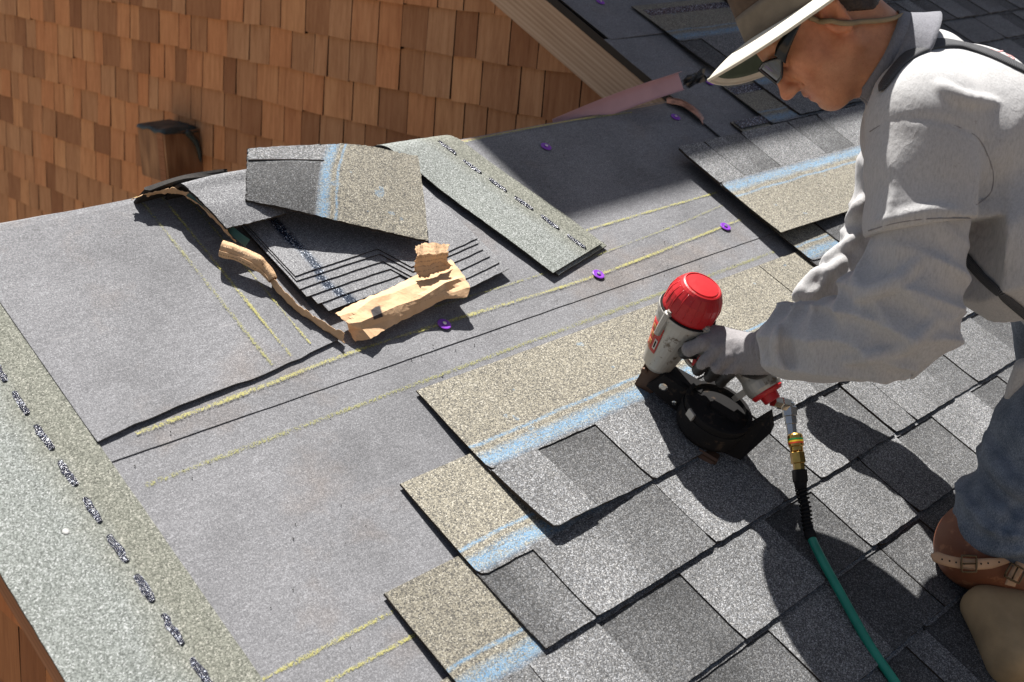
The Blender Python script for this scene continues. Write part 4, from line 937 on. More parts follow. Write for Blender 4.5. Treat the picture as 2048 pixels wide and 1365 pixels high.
# handle with end housing
Fh = Field(gp(.1, .08) - .2, gp(.1, .08) + .2, .0035); HD = .0
Fh.chain([gp(.012, .132, .0), gp(.05, .133, .0), gp(.10, .131, .0), gp(.145, .128, HD * .7)], [.024, .0185, .0185, .021], .02); Fh.ell(gp(.155, .125, HD), (.026, .026, .026), (gB, gA, gS), .015)
Fh.obj('handle', m_alu, gun)
eh = gp(.156, .125, HD); ed = .86 * gB - .30 * gA + .35 * gS; ed /= np.linalg.norm(ed)
g = Geo(); g.lathe(eh, ed, [(-.012, .027), (.006, .031), (.020, .031), (.026, .0285)], 28); ec = g.obj('end_housing', m_alu, gun)
g = Geo(); pl = [(-.012, -.020), (.016, -.016), (.014, -.052), (.006, -.064), (-.010, -.062), (-.016, -.048)]
bx = np.cross(ed, gA); bx /= np.linalg.norm(bx); by_ = np.cross(bx, ed); g.prism([eh + ed * .004 + bx * 0 + ed * a * .0 + by_ * c + np.cross(by_, ed) * a for a, c in pl], ed * .010); g.obj('hook_plate', m_alu, ec)
g = Geo(); g.lathe(eh, ed, [(.0262, .0280), (.029, .0285), (.034, .0255), (.0345, .016), (.046, .0145), (.047, .012)], 24); g.obj('end_cap', m_red, gun)
# coil magazine: open drum with inner coil, strap and foot bracket
mc = gp(.128, -.004, .032)
g = Geo(); ro, ri = .059, .0545; prof = [(0, .001), (0, ro * .82), (.006, ro * .93), (.014, ro), (.050, ro), (.056, ro + .0025), (.060, ro + .0025), (.060, ri), (.052, ri), (.0515, ri - .004), (.053, .020), (.056, .018), (.0565, .001)]
g.lathe(mc, gA, prof, 44); dr = g.obj('magazine_drum', m_blk, gun, smooth=False)
g = Geo(); g.box(mc + gA * .0565 + gB * .012, (gB, gA, gS), (.026, .0030, .010)); g.obj('lid_catch', m_blk, dr)
g = Geo(); g.lathe(mc, gA, [(.038, ro + .0004), (.038, ro + .0022), (.046, ro + .0022), (.046, ro + .0004)], 44); g.obj('band', m_blk, dr)
g = Geo(); q = 2.2; c = mc + gA * .053 + (math.cos(q) * gB + math.sin(q) * gS) * (ro + .003); g.box(c, (-math.sin(q) * gB + math.cos(q) * gS, gA, math.cos(q) * gB + math.sin(q) * gS), (.008, .007, .0025)); g.obj('latch', m_alu, dr)
g = Geo(); g.prism([gp(.17, -.012, .055), gp(.205, -.010, .050), gp(.222, .07, .040), gp(.205, .09, .030), (gp(.182, .05, .05))], gS * -.022); g.obj('rear_strut', m_blk, gun)
g = Geo(); g.box(gp(.152, -.006, .083), (gB, gA, gS), (.018, .004, .012)); g.box(gp(.152, -.0125, .088), (gB, gA, gS), (.010, .006, .006)); g.prism([gp(.134, -.004, .09), gp(.17, -.004, .09), gp(.163, -.016, .1), gp(.141, -.016, .1)], gA * .006); g.obj('foot_bracket', m_brown, gun)

# ================================================================ AIR HOSE
s0 = eh + ed * .047
E1, E2, B0, B1, S0, S1 = P(1578, 812, 2.005), P(1583, 858, 1.995), P(1589, 868, 1.99), P(1599, 943, 1.975), P(1602, 978, 1.968), P(1617, 1060, 1.94)
hose = empty('air_hose', RP(1700, 1230, 0), 'green air hose with brass coupler leading from the nail gun down the roof', 'hose')
g = Geo(); d1 = E1 - s0; L1 = np.linalg.norm(d1); g.lathe(s0, d1, [(0, .0095), (L1 * .45, .0095), (L1 * .46, .0115), (L1 * .95, .0115), (L1, .009)], 6); g.tube([E1 - d1 / L1 * .006, E1, E1 + (E2 - E1) * .15], .0105, 12); sw = g.obj('swivel_fitting', m_stl, hose)
g = Geo(); d2 = E2 - E1; L2 = np.linalg.norm(d2); g.lathe(E1, d2, [(0, .0105), (.004, .0128), (L2 * .45, .0128), (L2 * .48, .0105), (L2 * .8, .0105), (L2 * .82, .0088), (L2 + .012, .0085)], 6); g.obj('hex_nut', m_stl, sw)
db = B1 - B0; Lb = np.linalg.norm(db); g = Geo(); g.lathe(B0, db, [(0, .0100), (.003, .0128), (.021, .0128), (.0225, .0108), (Lb * .46, .0108)], 22); g.lathe(B0 + db * .46, db, [(0, .0098), (.003, .0122), (Lb * .32, .0122), (Lb * .34, .0098), (Lb * .54, .0095)], 6); br = g.obj('brass_coupler', m_brass, hose)
for a, col, nm in ((.0085, (.02, .22, .05), 'green'), (.0118, (.75, .5, .03), 'yellow'), (.0146, (.6, .06, .02), 'red')):
    g = Geo(); g.lathe(B0 + db / Lb * a, db, [(0, .0125), (0, .0131), (.0027, .0131), (.0027, .0125)], 22); g.obj('colour_band', plain(nm + '_band', col, .4), br)
g = Geo(); ds = S0 - B1; Ls = np.linalg.norm(ds); g.lathe(B1, ds, [(-.002, .0125), (Ls * .6, .0125), (Ls * .62, .011), (Ls * 1.05, .0095)], 8); g.obj('ferrule', m_blk, hose)
path = interp_poly([S0, (S0 + S1) / 2 + RC[0] * .002, S1, P(1640, 1112, 1.905), RP(1688, 1200, .028), RP(1740, 1292, .022), RP(1792, 1368, .022), R3(1.42, -.08, .022), R3(1.36, -.4, .022)], 90)
g = Geo(); hel = []; sp = path[:26]
for i in range(26 * 12):
    t_ = i / 12; k = min(int(t_), 24); f = t_ - k; c = sp[k] * (1 - f) + sp[k + 1] * f; T = sp[k + 1] - sp[k]; T /= np.linalg.norm(T); a = np.cross(T, EU); a /= np.linalg.norm(a); b = np.cross(T, a); q = i / 12 * 2 * math.pi / 2.1
    r = .0092 - .0018 * t_ / 26; hel.append(c + r * (math.cos(q) * a + math.sin(q) * b))
g.tube(hel, .0017, 5); g.obj('spring_guard', m_blk, hose, smooth=True)
def mat_hose():
    t = MT('green_hose'); c = t.ramp(t.noise(t.objc(), 25, 4), [(.3, (.008, .17, .115)), (.7, (.014, .25, .17))]); return t.fin(c, .38, spec=.5)
g = Geo(); g.tube(path[:27], .0064, 12); g.obj('guard_core', m_blk, hose, smooth=True)
g = Geo(); g.tube(path[24:], .0074, 14); g.obj('hose_line', mat_hose(), hose, smooth=True)
g = Geo(); g.tube(path[24:28], [.0098, .0098, .0092, .008], 12); g.obj('guard_collar', m_blk, hose, smooth=True)
# ================================================================ THE ROOFER
def mat_skin():
    t = MT('tanned_skin'); p = t.pos(); nz = t.noise(p, 28, 4); fr = t.math('GREATER_THAN', t.noise(p, 320, 1), .74)
    c = t.ramp(nz, [(.3, (.50, .21, .105)), (.55, (.62, .285, .15)), (.75, (.68, .35, .20))]); c = t.mix(t.math('MULTIPLY', fr, .35), c, (.22, .08, .045))
    c = t.mix(t.math('MULTIPLY', t.attr('flush'), .45), c, (.62, .19, .10)); c = t.mix(t.math('MULTIPLY', t.attr('lips'), .6), c, (.38, .13, .10)); c = t.mix(t.math('MULTIPLY', t.math('MULTIPLY', t.attr('stub'), t.n('MapRange', [t.noise(p, 900, 1), .35, .6, .3, 1]).outputs[0]), .62), c, (.10, .055, .04))
    pores = t.noise(p, 700, 2); mid = t.noise(p, 130, 4, .65); c = t.mix(t.math('MULTIPLY', t.n('MapRange', [mid, .45, .7, 0, 1]).outputs[0], .28), c, (.36, .12, .06)); t.bump(t.math('ADD', pores, t.math('MULTIPLY', mid, .8)), .32, .0014)
    return t.fin(c, .48, spec=.4, Subsurface_Weight=.18, Subsurface_Scale=.008)
def mat_heather(name, lo, hi, tint=(1, 1, 1)):
    t = MT(name); p = t.pos(); a = t.noise(t.map(p, (380, 380, 90), (0, .5, .2)), 1, 3, .75); b = t.noise(p, 1300, 1); big = t.noise(p, 7, 3)
    v = t.math('ADD', t.math('MULTIPLY', a, .7), t.math('MULTIPLY', b, .4)); c = t.ramp(v, [(.30, tuple(lo * x for x in tint)), (.62, tuple(hi * x for x in tint))])
    c = t.mix(t.math('MULTIPLY', t.n('MapRange', [big, .45, .75, 0, 1]).outputs[0], .18), c, t.mix(1, c, (.85, .76, .66), 'MULTIPLY'))
    sp = t.math('GREATER_THAN', t.noise(p, 95, 3), .73); c = t.mix(t.math('MULTIPLY', sp, .3), c, (.16, .12, .10))
    cr = t.math('POWER', t.math('SUBTRACT', 1, t.math('ABSOLUTE', t.math('MULTIPLY', t.math('SUBTRACT', t.noise(t.map(p, (1, 1, .55)), 17, 4, .55), .5), 2.4)), clamp=True), 5); fw = t.noise(p, 70, 3, .6); t.bump(t.math('ADD', t.math('ADD', t.math('MULTIPLY', fw, .45), t.math('MULTIPLY', cr, .55)), t.math('MULTIPLY', v, .22)), .28, .0045); return t.fin(c, .95, spec=.12, Sheen_Weight=.15)
def mat_denim():
    t = MT('blue_denim'); p = t.pos(); w_ = t.noise(t.map(p, (900, 900, 250), (.4, .3, 0)), 1, 2, .7); big = t.noise(p, 13, 5, .65)
    c = t.ramp(t.math('ADD', t.math('MULTIPLY', w_, .55), t.math('MULTIPLY', big, .5)), [(.34, (.04, .05, .070)), (.5, (.13, .155, .19)), (.64, (.25, .28, .32)), (.80, (.42, .44, .47))])
    c = t.mix(t.math('MULTIPLY', t.n('MapRange', [t.noise(p, 9, 4), .5, .7, 0, 1]).outputs[0], .45), c, (.12, .095, .075)); t.bump(t.math('ADD', w_, big), .35, .002); return t.fin(c, .92, spec=.15)
def mat_web():
    t = MT('black_webbing'); uv = t.xyz(t.uv()); r = t.math('SINE', t.math('MULTIPLY', uv[1], 2600)); e = t.math('SINE', t.math('MULTIPLY', uv[0], 900))
    c = t.ramp(t.math('ADD', t.math('MULTIPLY', r, .35), .5), [(.2, (.015, .015, .016)), (.8, (.11, .11, .115))]); t.bump(r, .5, .001); return t.fin(c, .7, spec=.3)
m_skin = mat_skin(); m_tee = mat_heather('heather_tee', .30, .47, (1.0, .985, .97)); m_und = mat_heather('heather_undershirt', .30, .465, (1.0, .985, .975)); m_rib = mat_heather('rib_collar', .13, .22, (.96, .96, 1.05)); m_denim = mat_denim(); m_web = mat_web()
m_hair = plain('dark_brown_hair', (.035, .020, .013), .55, var=.5, scale=300, bump=.8, bscale=500); m_hat = plain('cream_canvas', (.62, .58, .47), .9, var=.06, bump=.25, bscale=900); m_hatb = plain('taupe_band', (.15, .125, .095), .9, var=.15, bump=.4, bscale=700)
m_under = plain('green_underbrim', (.055, .075, .045), .9, var=.2); m_cord = plain('tan_cord', (.30, .22, .125), .8, bump=.5, bscale=500); m_frame = plain('black_acetate', (.008, .008, .009), .25); m_lens = plain('grey_lens', (.035, .042, .05), .06, .0, .9, var=.05)
m_glove = mat_heather('grey_knit_glove', .17, .27, (1.0, .95, .96)); m_rub = plain('black_nitrile', (.022, .02, .019), .5, var=.5, scale=60, bump=.4); m_lea = painted('brown_leather', (.20, .066, .028), (.29, .12, .055), .45, amt=.55)
m_strap = plain('tan_leather', (.50, .30, .17), .55, var=.15, scale=30, bump=.3); m_buck = plain('antique_buckle', (.13, .09, .05), .35, .9); m_suede = plain('tan_suede', (.38, .26, .135), .95, var=.2, scale=18, bump=.5, bscale=400)
LAT = np.array([-.7145, -.6995, 0]); man = empty('person', RP(1985, 1150, 0), 'roofer kneeling in wide-brimmed hat, sunglasses and grey shirt, holding the nail gun', 'person', roof=False)
# --- head frame: forward, up, left(toward the camera)
HO = P(1649, 58, 1.855); HF = -.629 * RC[0] + .772 * RC[1]; HU = -.772 * RC[0] - .629 * RC[1]; HL = -ray(1640, 90) / np.linalg.norm(ray(1640, 90)); HF -= HL * (HF @ HL); HF /= np.linalg.norm(HF); HU -= HL * (HU @ HL) + HF * (HU @ HF); HU /= np.linalg.norm(HU)
tl = math.radians(9); HF, HL = HF * math.cos(tl) + HL * math.sin(tl), HL * math.cos(tl) - HF * math.sin(tl)
hp = lambda f, u, l=0.0: HO + f * HF + u * HU + l * HL
HX = (HF, HU, HL); NB = P(1796, 138, 1.85)
# skeleton points
SHL, ELL, WRL = P(1850, 240, 1.745), P(1836, 640, 1.745), P(1556, 690, 1.89); SHR, ELR, WRR = P(1858, 138, 2.09), P(1756, 470, 2.19), P(1640, 655, 2.21)
CH, MID, HIP = P(1895, 275, 1.87), P(2040, 400, 1.90), P(2235, 570, 1.95); KNL, ANL = P(1996, 1062, 1.975), P(2290, 1170, 2.05); HJL = P(2262, 655, 1.90)
TA = CH - HIP; TA /= np.linalg.norm(TA); LX = LAT - TA * (LAT @ TA); LX /= np.linalg.norm(LX); TX = (TA, LX, np.cross(TA, LX))
# --- body: one continuous figure (head, neck, trunk, arms, thigh) under the clothes
def head_into(F):
    F.ell(hp(-.006, .056), (.097, .078, .0745), HX, .02); F.ell(hp(.042, -.015), (.050, .078, .0585), HX, .03); F.ell(hp(.064, -.048), (.026, .034, .034), HX, .02)
    for s in (-1, 1):
        F.cap(hp(.078, .040, .012 * s), hp(.066, .040, .044 * s), .014, .013, .014); F.cap(hp(.002, -.045, .056 * s), hp(.066, -.080, .018 * s), .018, .015, .03); F.ell(hp(.055, -.004, .046 * s), (.022, .018, .016), HX, .02)
        F.ell(hp(.088, .020, .031 * s), (.016, .013, .016), HX, .008, 's'); F.ell(hp(.078, .020, .032 * s), (.013, .012, .013), HX, .005)
        F.ell(hp(.0995, -.0235, .0112 * s), (.0105, .0085, .0075), HX, .005); F.ell(hp(.1015, -.0325, .0085 * s), (.0055, .0045, .0042), HX, .003, 's'); F.cap(hp(.0905, -.016, .017 * s), hp(.078, -.040, .026 * s), .0022, .0016, .006, 's')
        # ear
        ex = (HF * .94 + HU * .34, HU * .94 - HF * .34, HL)
        F.ell(hp(-.010, .004, .0755 * s), (.0175, .031, .0085), ex, .006); F.ell(hp(-.005, .006, .0845 * s), (.0095, .019, .0075), ex, .004, 's')
        F.cap(hp(-.012, .030, .080 * s), hp(-.025, .012, .082 * s), .0042, .0046, .004); F.cap(hp(-.025, .012, .082 * s), hp(-.017, -.018, .079 * s), .0046, .005, .004); F.ell(hp(-.010, -.023, .0765 * s), (.0085, .009, .0055), ex, .005); F.ell(hp(.004, .000, .0775 * s), (.0045, .007, .004), ex, .004)
    F.cap(hp(.091, .024), hp(.1075, -.014), .0076, .0096, .012); F.ell(hp(.1105, -.0195), (.0110, .0095, .0105), HX, .008)
    F.cap(hp(.083, -.044, -.016), hp(.0895, -.0425), .0055, .0075, .006); F.cap(hp(.083, -.044, .016), hp(.0905, -.0425), .0055, .0075, .006); F.cap(hp(.080, -.054, -.014), hp(.0865, -.0545), .0062, .0078, .006); F.cap(hp(.080, -.054, .014), hp(.0875, -.0550), .0062, .0078, .006)
    F.cap(hp(.082, -.0488, -.018), hp(.0965, -.0485), .0020, .0024, .003, 's'); F.cap(hp(.080, -.0488, .022), hp(.0985, -.0485), .0020, .0024, .003, 's'); F.ell(hp(.093, -.0655), (.007, .004, .018), HX, .01, 's')
    F.ell(hp(.0765, -.077), (.0155, .0165, .020), HX, .015); F.ell(hp(.030, -.058), (.045, .026, .038), HX, .03)
    F.cap(hp(-.028, -.01), NB, .058, .060, .03); F.cap(hp(.010, -.045), P(1782, 140, 1.85), .036, .044, .03)
Fb = Field(HO - [.25, .25, .25], HO + [.22, .22, .2], .0029); head_into(Fb); Fb.noise(.0006, 60, 3)
# whole figure in a coarser field, then the head in the fine one is joined on at the neck plane
Fg = Field(np.minimum.reduce([HO, WRL, HIP, ANL, ELR, HJL]) - .2, np.maximum.reduce([HO, WRL, HIP, ANL, ELR, HJL]) + .2, .0095)
head_into(Fg); Fg.ell(CH, (.10, .14, .085), TX, .03); Fg.ell(MID, (.18, .15, .10), TX, .04); Fg.ell(HIP, (.15, .165, .12), TX, .04); Fg.cap(NB, CH, .055, .08, .02)
Fg.chain([SHL, ELL, WRL], [.055, .043, .03], .02); Fg.chain([SHR, ELR, WRR], [.055, .043, .03], .02); Fg.cap(CH, SHL, .07, .06, .03); Fg.cap(CH, SHR, .07, .06, .03); Fg.chain([HJL, KNL, ANL], [.08, .056, .04], .02); Fg.chain([HJL - LAT * .2, KNL - LAT * .2 + RC[0] * .22, ANL - LAT * .2 + RC[0] * .2], [.08, .056, .04], .02)
nd = hp(-.03, -.03) - NB; nd /= np.linalg.norm(nd); npl = NB + nd * .012
Fb.cut(npl, -nd); Fg.cut(npl + nd * .004, nd)
v1, f1 = Fb.mesh(); v2, f2 = Fg.mesh(); VB = np.concatenate([v1, v2]); hl = np.stack([(VB - HO) @ HF, (VB - HO) @ HU, (VB - HO) @ HL], 1)
gs = lambda c, r: np.exp(-(((hl - np.array(c)) / np.array(r)) ** 2).sum(1))
lips = np.clip(1.5 * gs((.090, -.049, 0), (.016, .0085, .024)), 0, 1); stub = np.clip(1.1 * gs((.088, -.036, 0), (.02, .0075, .03)) + .9 * gs((.082, -.078, 0), (.022, .016, .022)) + .35 * gs((.03, -.06, .05), (.05, .03, .03)), 0, 1)
flush = np.clip(gs((.0, .0, .08), (.035, .045, .025)) + gs((.11, -.02, 0), (.02, .02, .02)) + .6 * gs((.06, -.005, .05), (.03, .03, .03)), 0, 1)
b_ = obj('body', VB, np.concatenate([f1, f2 + len(v1)]), m_skin, man, smooth=True, attrs={'lips': lips, 'stub': stub, 'flush': flush})
# --- hair
Fr = Field(HO - .2, HO + .2, .004); Fr.ell(hp(-.008, .056), (.0985, .080, .0775), HX, .01); Fr.ell(hp(-.042, -.004), (.053, .058, .0655), HX, .02); Fr.ell(hp(.026, .02, .066), (.009, .026, .010), HX, .01); Fr.ell(hp(.026, .02, -.066), (.009, .026, .010), HX, .01); Fr.noise(.003, 120, 4); Fr.noise(.0015, 300, 5)
Fr.cut(hp(-.035, -.018), -(HU * .67 - HF * .74)); Fr.cut(hp(.052, .03), HF); Fr.obj('hair', m_hair, man, 1)
# --- hat: saddle brim, crown, band, cord
HF2 = -.836 * RC[0] + .549 * RC[1]; HU2 = -.549 * RC[0] - .836 * RC[1]; HL2 = HL; HL2 = -ray(1640, 90) / np.linalg.norm(ray(1640, 90)); HF2 -= HL2 * (HF2 @ HL2); HF2 /= np.linalg.norm(HF2); HU2 -= HL2 * (HU2 @ HL2) + HF2 * (HU2 @ HF2); HU2 /= np.linalg.norm(HU2); th = lambda f, u, l: HO + f * HF2 + u * HU2 + l * HL2
hat = empty('hat', th(0, .04, 0), roof=False); adopt(hat, man)
def brim_pt(r01, q, dz=0.0):
    cf, cl = .104, .084; R_f = .1835 if math.cos(q) > 0 else .165; R_l = .152
    f = .006 + math.cos(q) * (cf + (R_f - cf) * r01); l = math.sin(q) * (cl + (R_l - cl) * r01); near = l > 0
    fr = max(0, math.cos(q)) ** 1.3
    drop = (.019 * (abs(l) / .15) ** 1.5 if near else .062 * (abs(l) / .15) ** 1.25) * (.35 + .65 * r01) + .014 * fr * r01 ** 2
    return th(f, .049 - drop + dz + .0015 * math.sin(3 * q), l)
A = np.array([[brim_pt(r, q) for q in np.linspace(0, 2 * math.pi, 73)] for r in np.linspace(-.05, 1, 14)]); g = Geo(); g.grid(A[::-1], .0030); br_ = g.obj('brim', m_hat, hat, smooth=True)
A = np.array([[brim_pt(r, q, -.0062) for q in np.linspace(0, 2 * math.pi, 73)] for r in np.linspace(-.02, .84, 12)]); g = Geo(); g.grid(A, .0008); g.obj('underbrim', m_under, br_, smooth=True)
rim = [brim_pt(1.0, q, -.0016) for q in np.linspace(0, 2 * math.pi, 90)]; g = Geo(); g.tube(rim, .0026, 8, cap=False); g.obj('brim_edge', m_hat, br_, smooth=True)
def crown_pt(z, q):
    k = 1 - .14 * max(0, z) / .1 - max(0, (z - .085) / .03) ** 2 * .35; return th(.006 + math.cos(q) * .1045 * k, .040 + z, math.sin(q) * .085 * k)
A = np.array([[crown_pt(z, q) for q in np.linspace(0, 2 * math.pi, 49)] for z in list(np.linspace(-.005, .085, 8)) + [.1, .11, .114]]); g = Geo(); g.grid(A[::-1], .002); c0 = len(g.v); g.add([crown_pt(.114, q) for q in np.linspace(0, 2 * math.pi, 49)[:-1]], [tuple(range(48))]); g.obj('crown', plain('brown_mesh_crown', (.07, .045, .03), .9, var=.3, bump=.5, bscale=800), hat, smooth=True)
A = np.array([[crown_pt(z, q) + (crown_pt(z, q) - th(.006, .04 + z, 0)) * .02 for q in np.linspace(0, 2 * math.pi, 49)] for z in np.linspace(.002, .050, 6)]); g = Geo(); g.grid(A[::-1], .0012); g.obj('hat_band', m_hatb, hat, smooth=True)
ck = [P(1612, 33, 1.765), P(1622, 39, 1.772), P(1650, 44, 1.776), P(1690, 47, 1.784), P(1730, 47, 1.794), P(1775, 44, 1.81), P(1800, 39, 1.835), P(1812, 34, 1.88), P(1806, 22, 1.93)]
g = Geo(); pc = interp_poly(ck, 60); ribbon('chin_cord', Fb, [(1616, 34), (1645, 43), (1690, 48), (1740, 47), (1780, 43), (1803, 36)], .0042, m_cord, hat, .0075, .003)
g = Geo()
for x, y in ((1592, 16), (1600, 9)):
    p = P(x, y, 1.712); g.tube([p, p + RC[0] * .008 - RC[1] * .006], .0013, 6)
# --- sunglasses
gl = empty('sunglasses', hp(.1, .025), roof=False); adopt(gl, man)
def lens_pt(l, e): return hp(.1085 - 6.2 * l * l, .0245 + e * (.0185 - 3.0 * max(0, abs(l) - .032) ** 1.5) - .002, l)
for s in (-1, 1):
    A = np.array([[lens_pt(s * l, e) for l in np.linspace(.008, .066, 16)] for e in np.linspace(-1, .92, 9)]); g = Geo(); g.grid(A if s > 0 else A[:, ::-1], .0018); g.obj('lens', m_lens, gl, smooth=True)
    loop = [lens_pt(s * l, -1) for l in np.linspace(.008, .066, 12)] + [lens_pt(s * l, .92) for l in np.linspace(.066, .008, 12)]; g = Geo(); g.tube(loop + loop[:1], .0022, 7); g.obj('rim', m_frame, gl, smooth=True)
    tp = interp_poly([lens_pt(s * .063, .25), hp(.070, .030, s * .0735), hp(.045, .034, s * .0775), hp(.015, .037, s * .080), hp(-.012, .036, s * .0815)], 24); A = np.array([[p + HU * w_ * (.0105 if i < 6 else .0105 - .0055 * min(1, (i - 6) / 8)) for w_ in (1, .4, -.4, -1)] for i, p in enumerate(tp)]); g = Geo(); g.grid(A if s < 0 else A[:, ::-1], .003); g.obj('temple', m_frame, gl, smooth=True)
# --- long-sleeved undershirt: the two sleeves
Fs = Field(np.minimum.reduce([ELL, WRL, P(1850, 380, 1.75)]) - .13, np.maximum.reduce([ELL, WRL, P(1850, 380, 1.75)]) + .13, .0042)
Fs.chain([P(1846, 330, 1.745), P(1842, 450, 1.742), P(1838, 560, 1.742), ELL], [.061, .062, .058, .053], .03); Fs.chain([ELL, P(1760, 672, 1.785), P(1660, 683, 1.835), P(1580, 690, 1.88), P(1546, 694, 1.897)], [.055, .058, .055, .050, .041], .03)
Fs.cap(P(1800, 690, 1.765), P(1640, 712, 1.84), .040, .036, .03); Fs.ell(P(1752, 590, 1.77), (.055, .05, .05), RC, .04); Fs.noise(.003, 12, 3); Fs.noise(.0010, 40, 4)
def cuffs(p):
    t, a, r = cyl(p, ELL, WRL, -RC[1]); n = vnoise(p, 12, 5); L = np.linalg.norm(WRL - ELL)
    return .0080 * ridge(t * 150 + 1.1 * np.sin(a) * 2.4 + 2.6 * n) * win(t, .05, L + .1, .02) * (.55 + .45 * np.cos(a)) + .0065 * ridge(t * 95 - 2.6 * a + 2.2 * n) * win(t, -.08, .10, .03)
Fs.disp(cuffs)
def upper(p):
    t, a, r = cyl(p, P(1842, 450, 1.742), ELL, -RC[2]); n = vnoise(p, 10, 6); return .0080 * ridge(t * 115 + 2.4 * a + 2.4 * n) * win(t, .03, .25, .02)
Fs.disp(upper)
for px, r, o_, md in [([(1560, 655), (1556, 695), (1566, 735)], .008, .002, 'u'), ([(1574, 650), (1572, 692), (1584, 735)], .006, .002, 's'), ([(1838, 520), (1800, 560), (1752, 580), (1712, 596)], .008, .001, 'u'), ([(1870, 640), (1820, 690), (1750, 712), (1690, 722)], .007, .001, 'u')]:
    Fs.fold(px, r, o_, .010, md)
Fs.cut(P(1541, 696, 1.90), -(WRL - P(1541, 696, 1.90)) / 1 if False else (P(1541, 696, 1.90) - P(1580, 690, 1.88))); Fs.obj('sleeve', m_und, man, 1)
Fq = Field(np.minimum.reduce([SHR, ELR, WRR]) - .12, np.maximum.reduce([SHR, ELR, WRR]) + .12, .005)
Fq.chain([P(1824, 220, 2.12), P(1790, 340, 2.16), ELR], [.066, .062, .056], .03); Fq.chain([ELR, P(1696, 556, 2.195), P(1642, 610, 2.20), P(1632, 655, 2.205)], [.056, .050, .040, .037], .02); Fq.noise(.004, 12, 6); Fq.noise(.0012, 40, 7)
def farf(p):
    t, a, r = cyl(p, ELR, WRR, -RC[2]); n = vnoise(p, 11, 8); return .0055 * ridge(t * 105 + 2.2 * a + 2.2 * n) * win(t, -.1, .3, .03)
Fq.disp(farf)
for px in ([(1728, 400), (1700, 440), (1664, 470)], [(1720, 470), (1680, 505), (1650, 525)], [(1690, 520), (1650, 552), (1612, 572)], [(1650, 560), (1625, 590), (1600, 600)], [(1640, 540), (1612, 575), (1590, 600)]): Fq.fold(px, .009, .002, .012)
Fq.obj('sleeve', m_und, man, 1)
# --- T-shirt: trunk and short sleeves
Ft = Field(np.minimum.reduce([NB, SHL, HIP, SHR]) - .22, np.maximum.reduce([NB, SHL, HIP, SHR]) + .2, .0052)
Ft.ell(CH, (.125, .180, .125), TX, .03); BD = .68 * RC[0] - .73 * RC[1]; Ft.ell(CH + BD * .03, (.125, .165, .118), TX, .03); Ft.ell(MID + BD * .035, (.2, .15, .13), TX, .03); Ft.ell(MID, (.20, .17, .135), TX, .04); Ft.ell(HIP, (.2, .18, .145), TX, .04); Ft.ell(P(1990, 480, 1.84), (.13, .14, .11), TX, .04); Ft.cap(P(1812, 150, 1.86), P(1870, 220, 1.86), .064, .095, .025)
Ft.cap(P(1832, 150, 1.85), SHL, .066, .080, .025); Ft.cap(P(1832, 140, 1.87), SHR, .060, .060, .025)
Ft.chain([SHL, P(1846, 330, 1.742), P(1842, 440, 1.738), P(1840, 520, 1.738)], [.083, .080, .077, .076], .018); Ft.chain([SHR, P(1818, 225, 2.13), P(1792, 330, 2.155)], [.062, .062, .062], .04)
Ft.noise(.004, 8, 3); Ft.noise(.0012, 26, 5)
AE = P(1840, 520, 1.738)
def pleat(p):
    t, a, r = cyl(p, SHL, AE, -RC[2]); n = vnoise(p, 9, 7)
    return .0085 * ridge(a * 5.0 + 12 * t + 1.8 * n + .8) * win(t, .07, .4, .018) * (r < .115) * win(a, -2.3, 2.3, .25)
Ft.disp(pleat)
def drapes(p):
    q = (p - MID) @ TA; y_ = (p - MID) @ TX[2]; n = vnoise(p, 5, 9); t, a, r = cyl(p, SHL, AE, -RC[2])
    return .0085 * ridge(q * 62 + y_ * 22 + 2.4 * n) * win(q, -.3, .12, .03) * (r > .10)
Ft.disp(drapes)
for px, r, o_, md in [([(1744, 448), (1800, 434), (1862, 420), (1915, 424)], .004, .000, 'u'), ([(1880, 172), (1920, 196), (1990, 206)], .008, .0, 'u')]:
    Ft.fold(px, r, o_, .010, md)
# shoulder and armhole seams
for px in ([(1741, 262), (1775, 244), (1830, 236), (1890, 244), (1950, 270), (1975, 310), (1988, 350), (1982, 390), (1945, 412)],): Ft.fold(px, .0035, .0025, .004, 's', 40)
hem_n = P(1840, 520, 1.738) - P(1843, 380, 1.74)
hm = P(1838, 457, 1.738); hn = hem_n / np.linalg.norm(hem_n)
def cut_local(F, p0, n, c, rad):
    sl, p = F.sub(c - rad, c + rad); q = (p - p0) @ n; m_ = (np.linalg.norm(p - c, axis=-1) < rad); F.d[sl] = np.where(m_, np.maximum(F.d[sl], q), F.d[sl])
arm_axis = P(1840, 520, 1.738)
sl, pp = Ft.sub(hm - .14, hm + .14); q = (pp - hm) @ (hn * .985 + RC[0] * .17); lat_ = pp - (SHL + np.clip(((pp - SHL) @ hn), 0, 1)[..., None] * hn); near = (np.linalg.norm(lat_, axis=-1) < .112) & (q > -.03)
Ft.d[sl] = np.where(near & (((pp - P(1950, 480, 1.80)) @ RC[0]) < .012), np.maximum(Ft.d[sl], q), Ft.d[sl])
Fl2 = P(1790, 340, 2.155); n2 = Fl2 - SHR; n2 /= np.linalg.norm(n2); sl, pp = Ft.sub(Fl2 - .13, Fl2 + .13); q = (pp - Fl2) @ n2; Ft.d[sl] = np.where(((pp - Fl2) @ RC[2] > -.10) & (np.linalg.norm(pp - Fl2, axis=-1) < .12), np.maximum(Ft.d[sl], q), Ft.d[sl])
Ft.cap(hp(-.02, -.03), NB + TA * .02, .062, .070, .006, 's')
tee = Ft.obj('t_shirt', m_tee, man, 1)
m_seam = plain('seam_thread', (.24, .23, .23), .95)
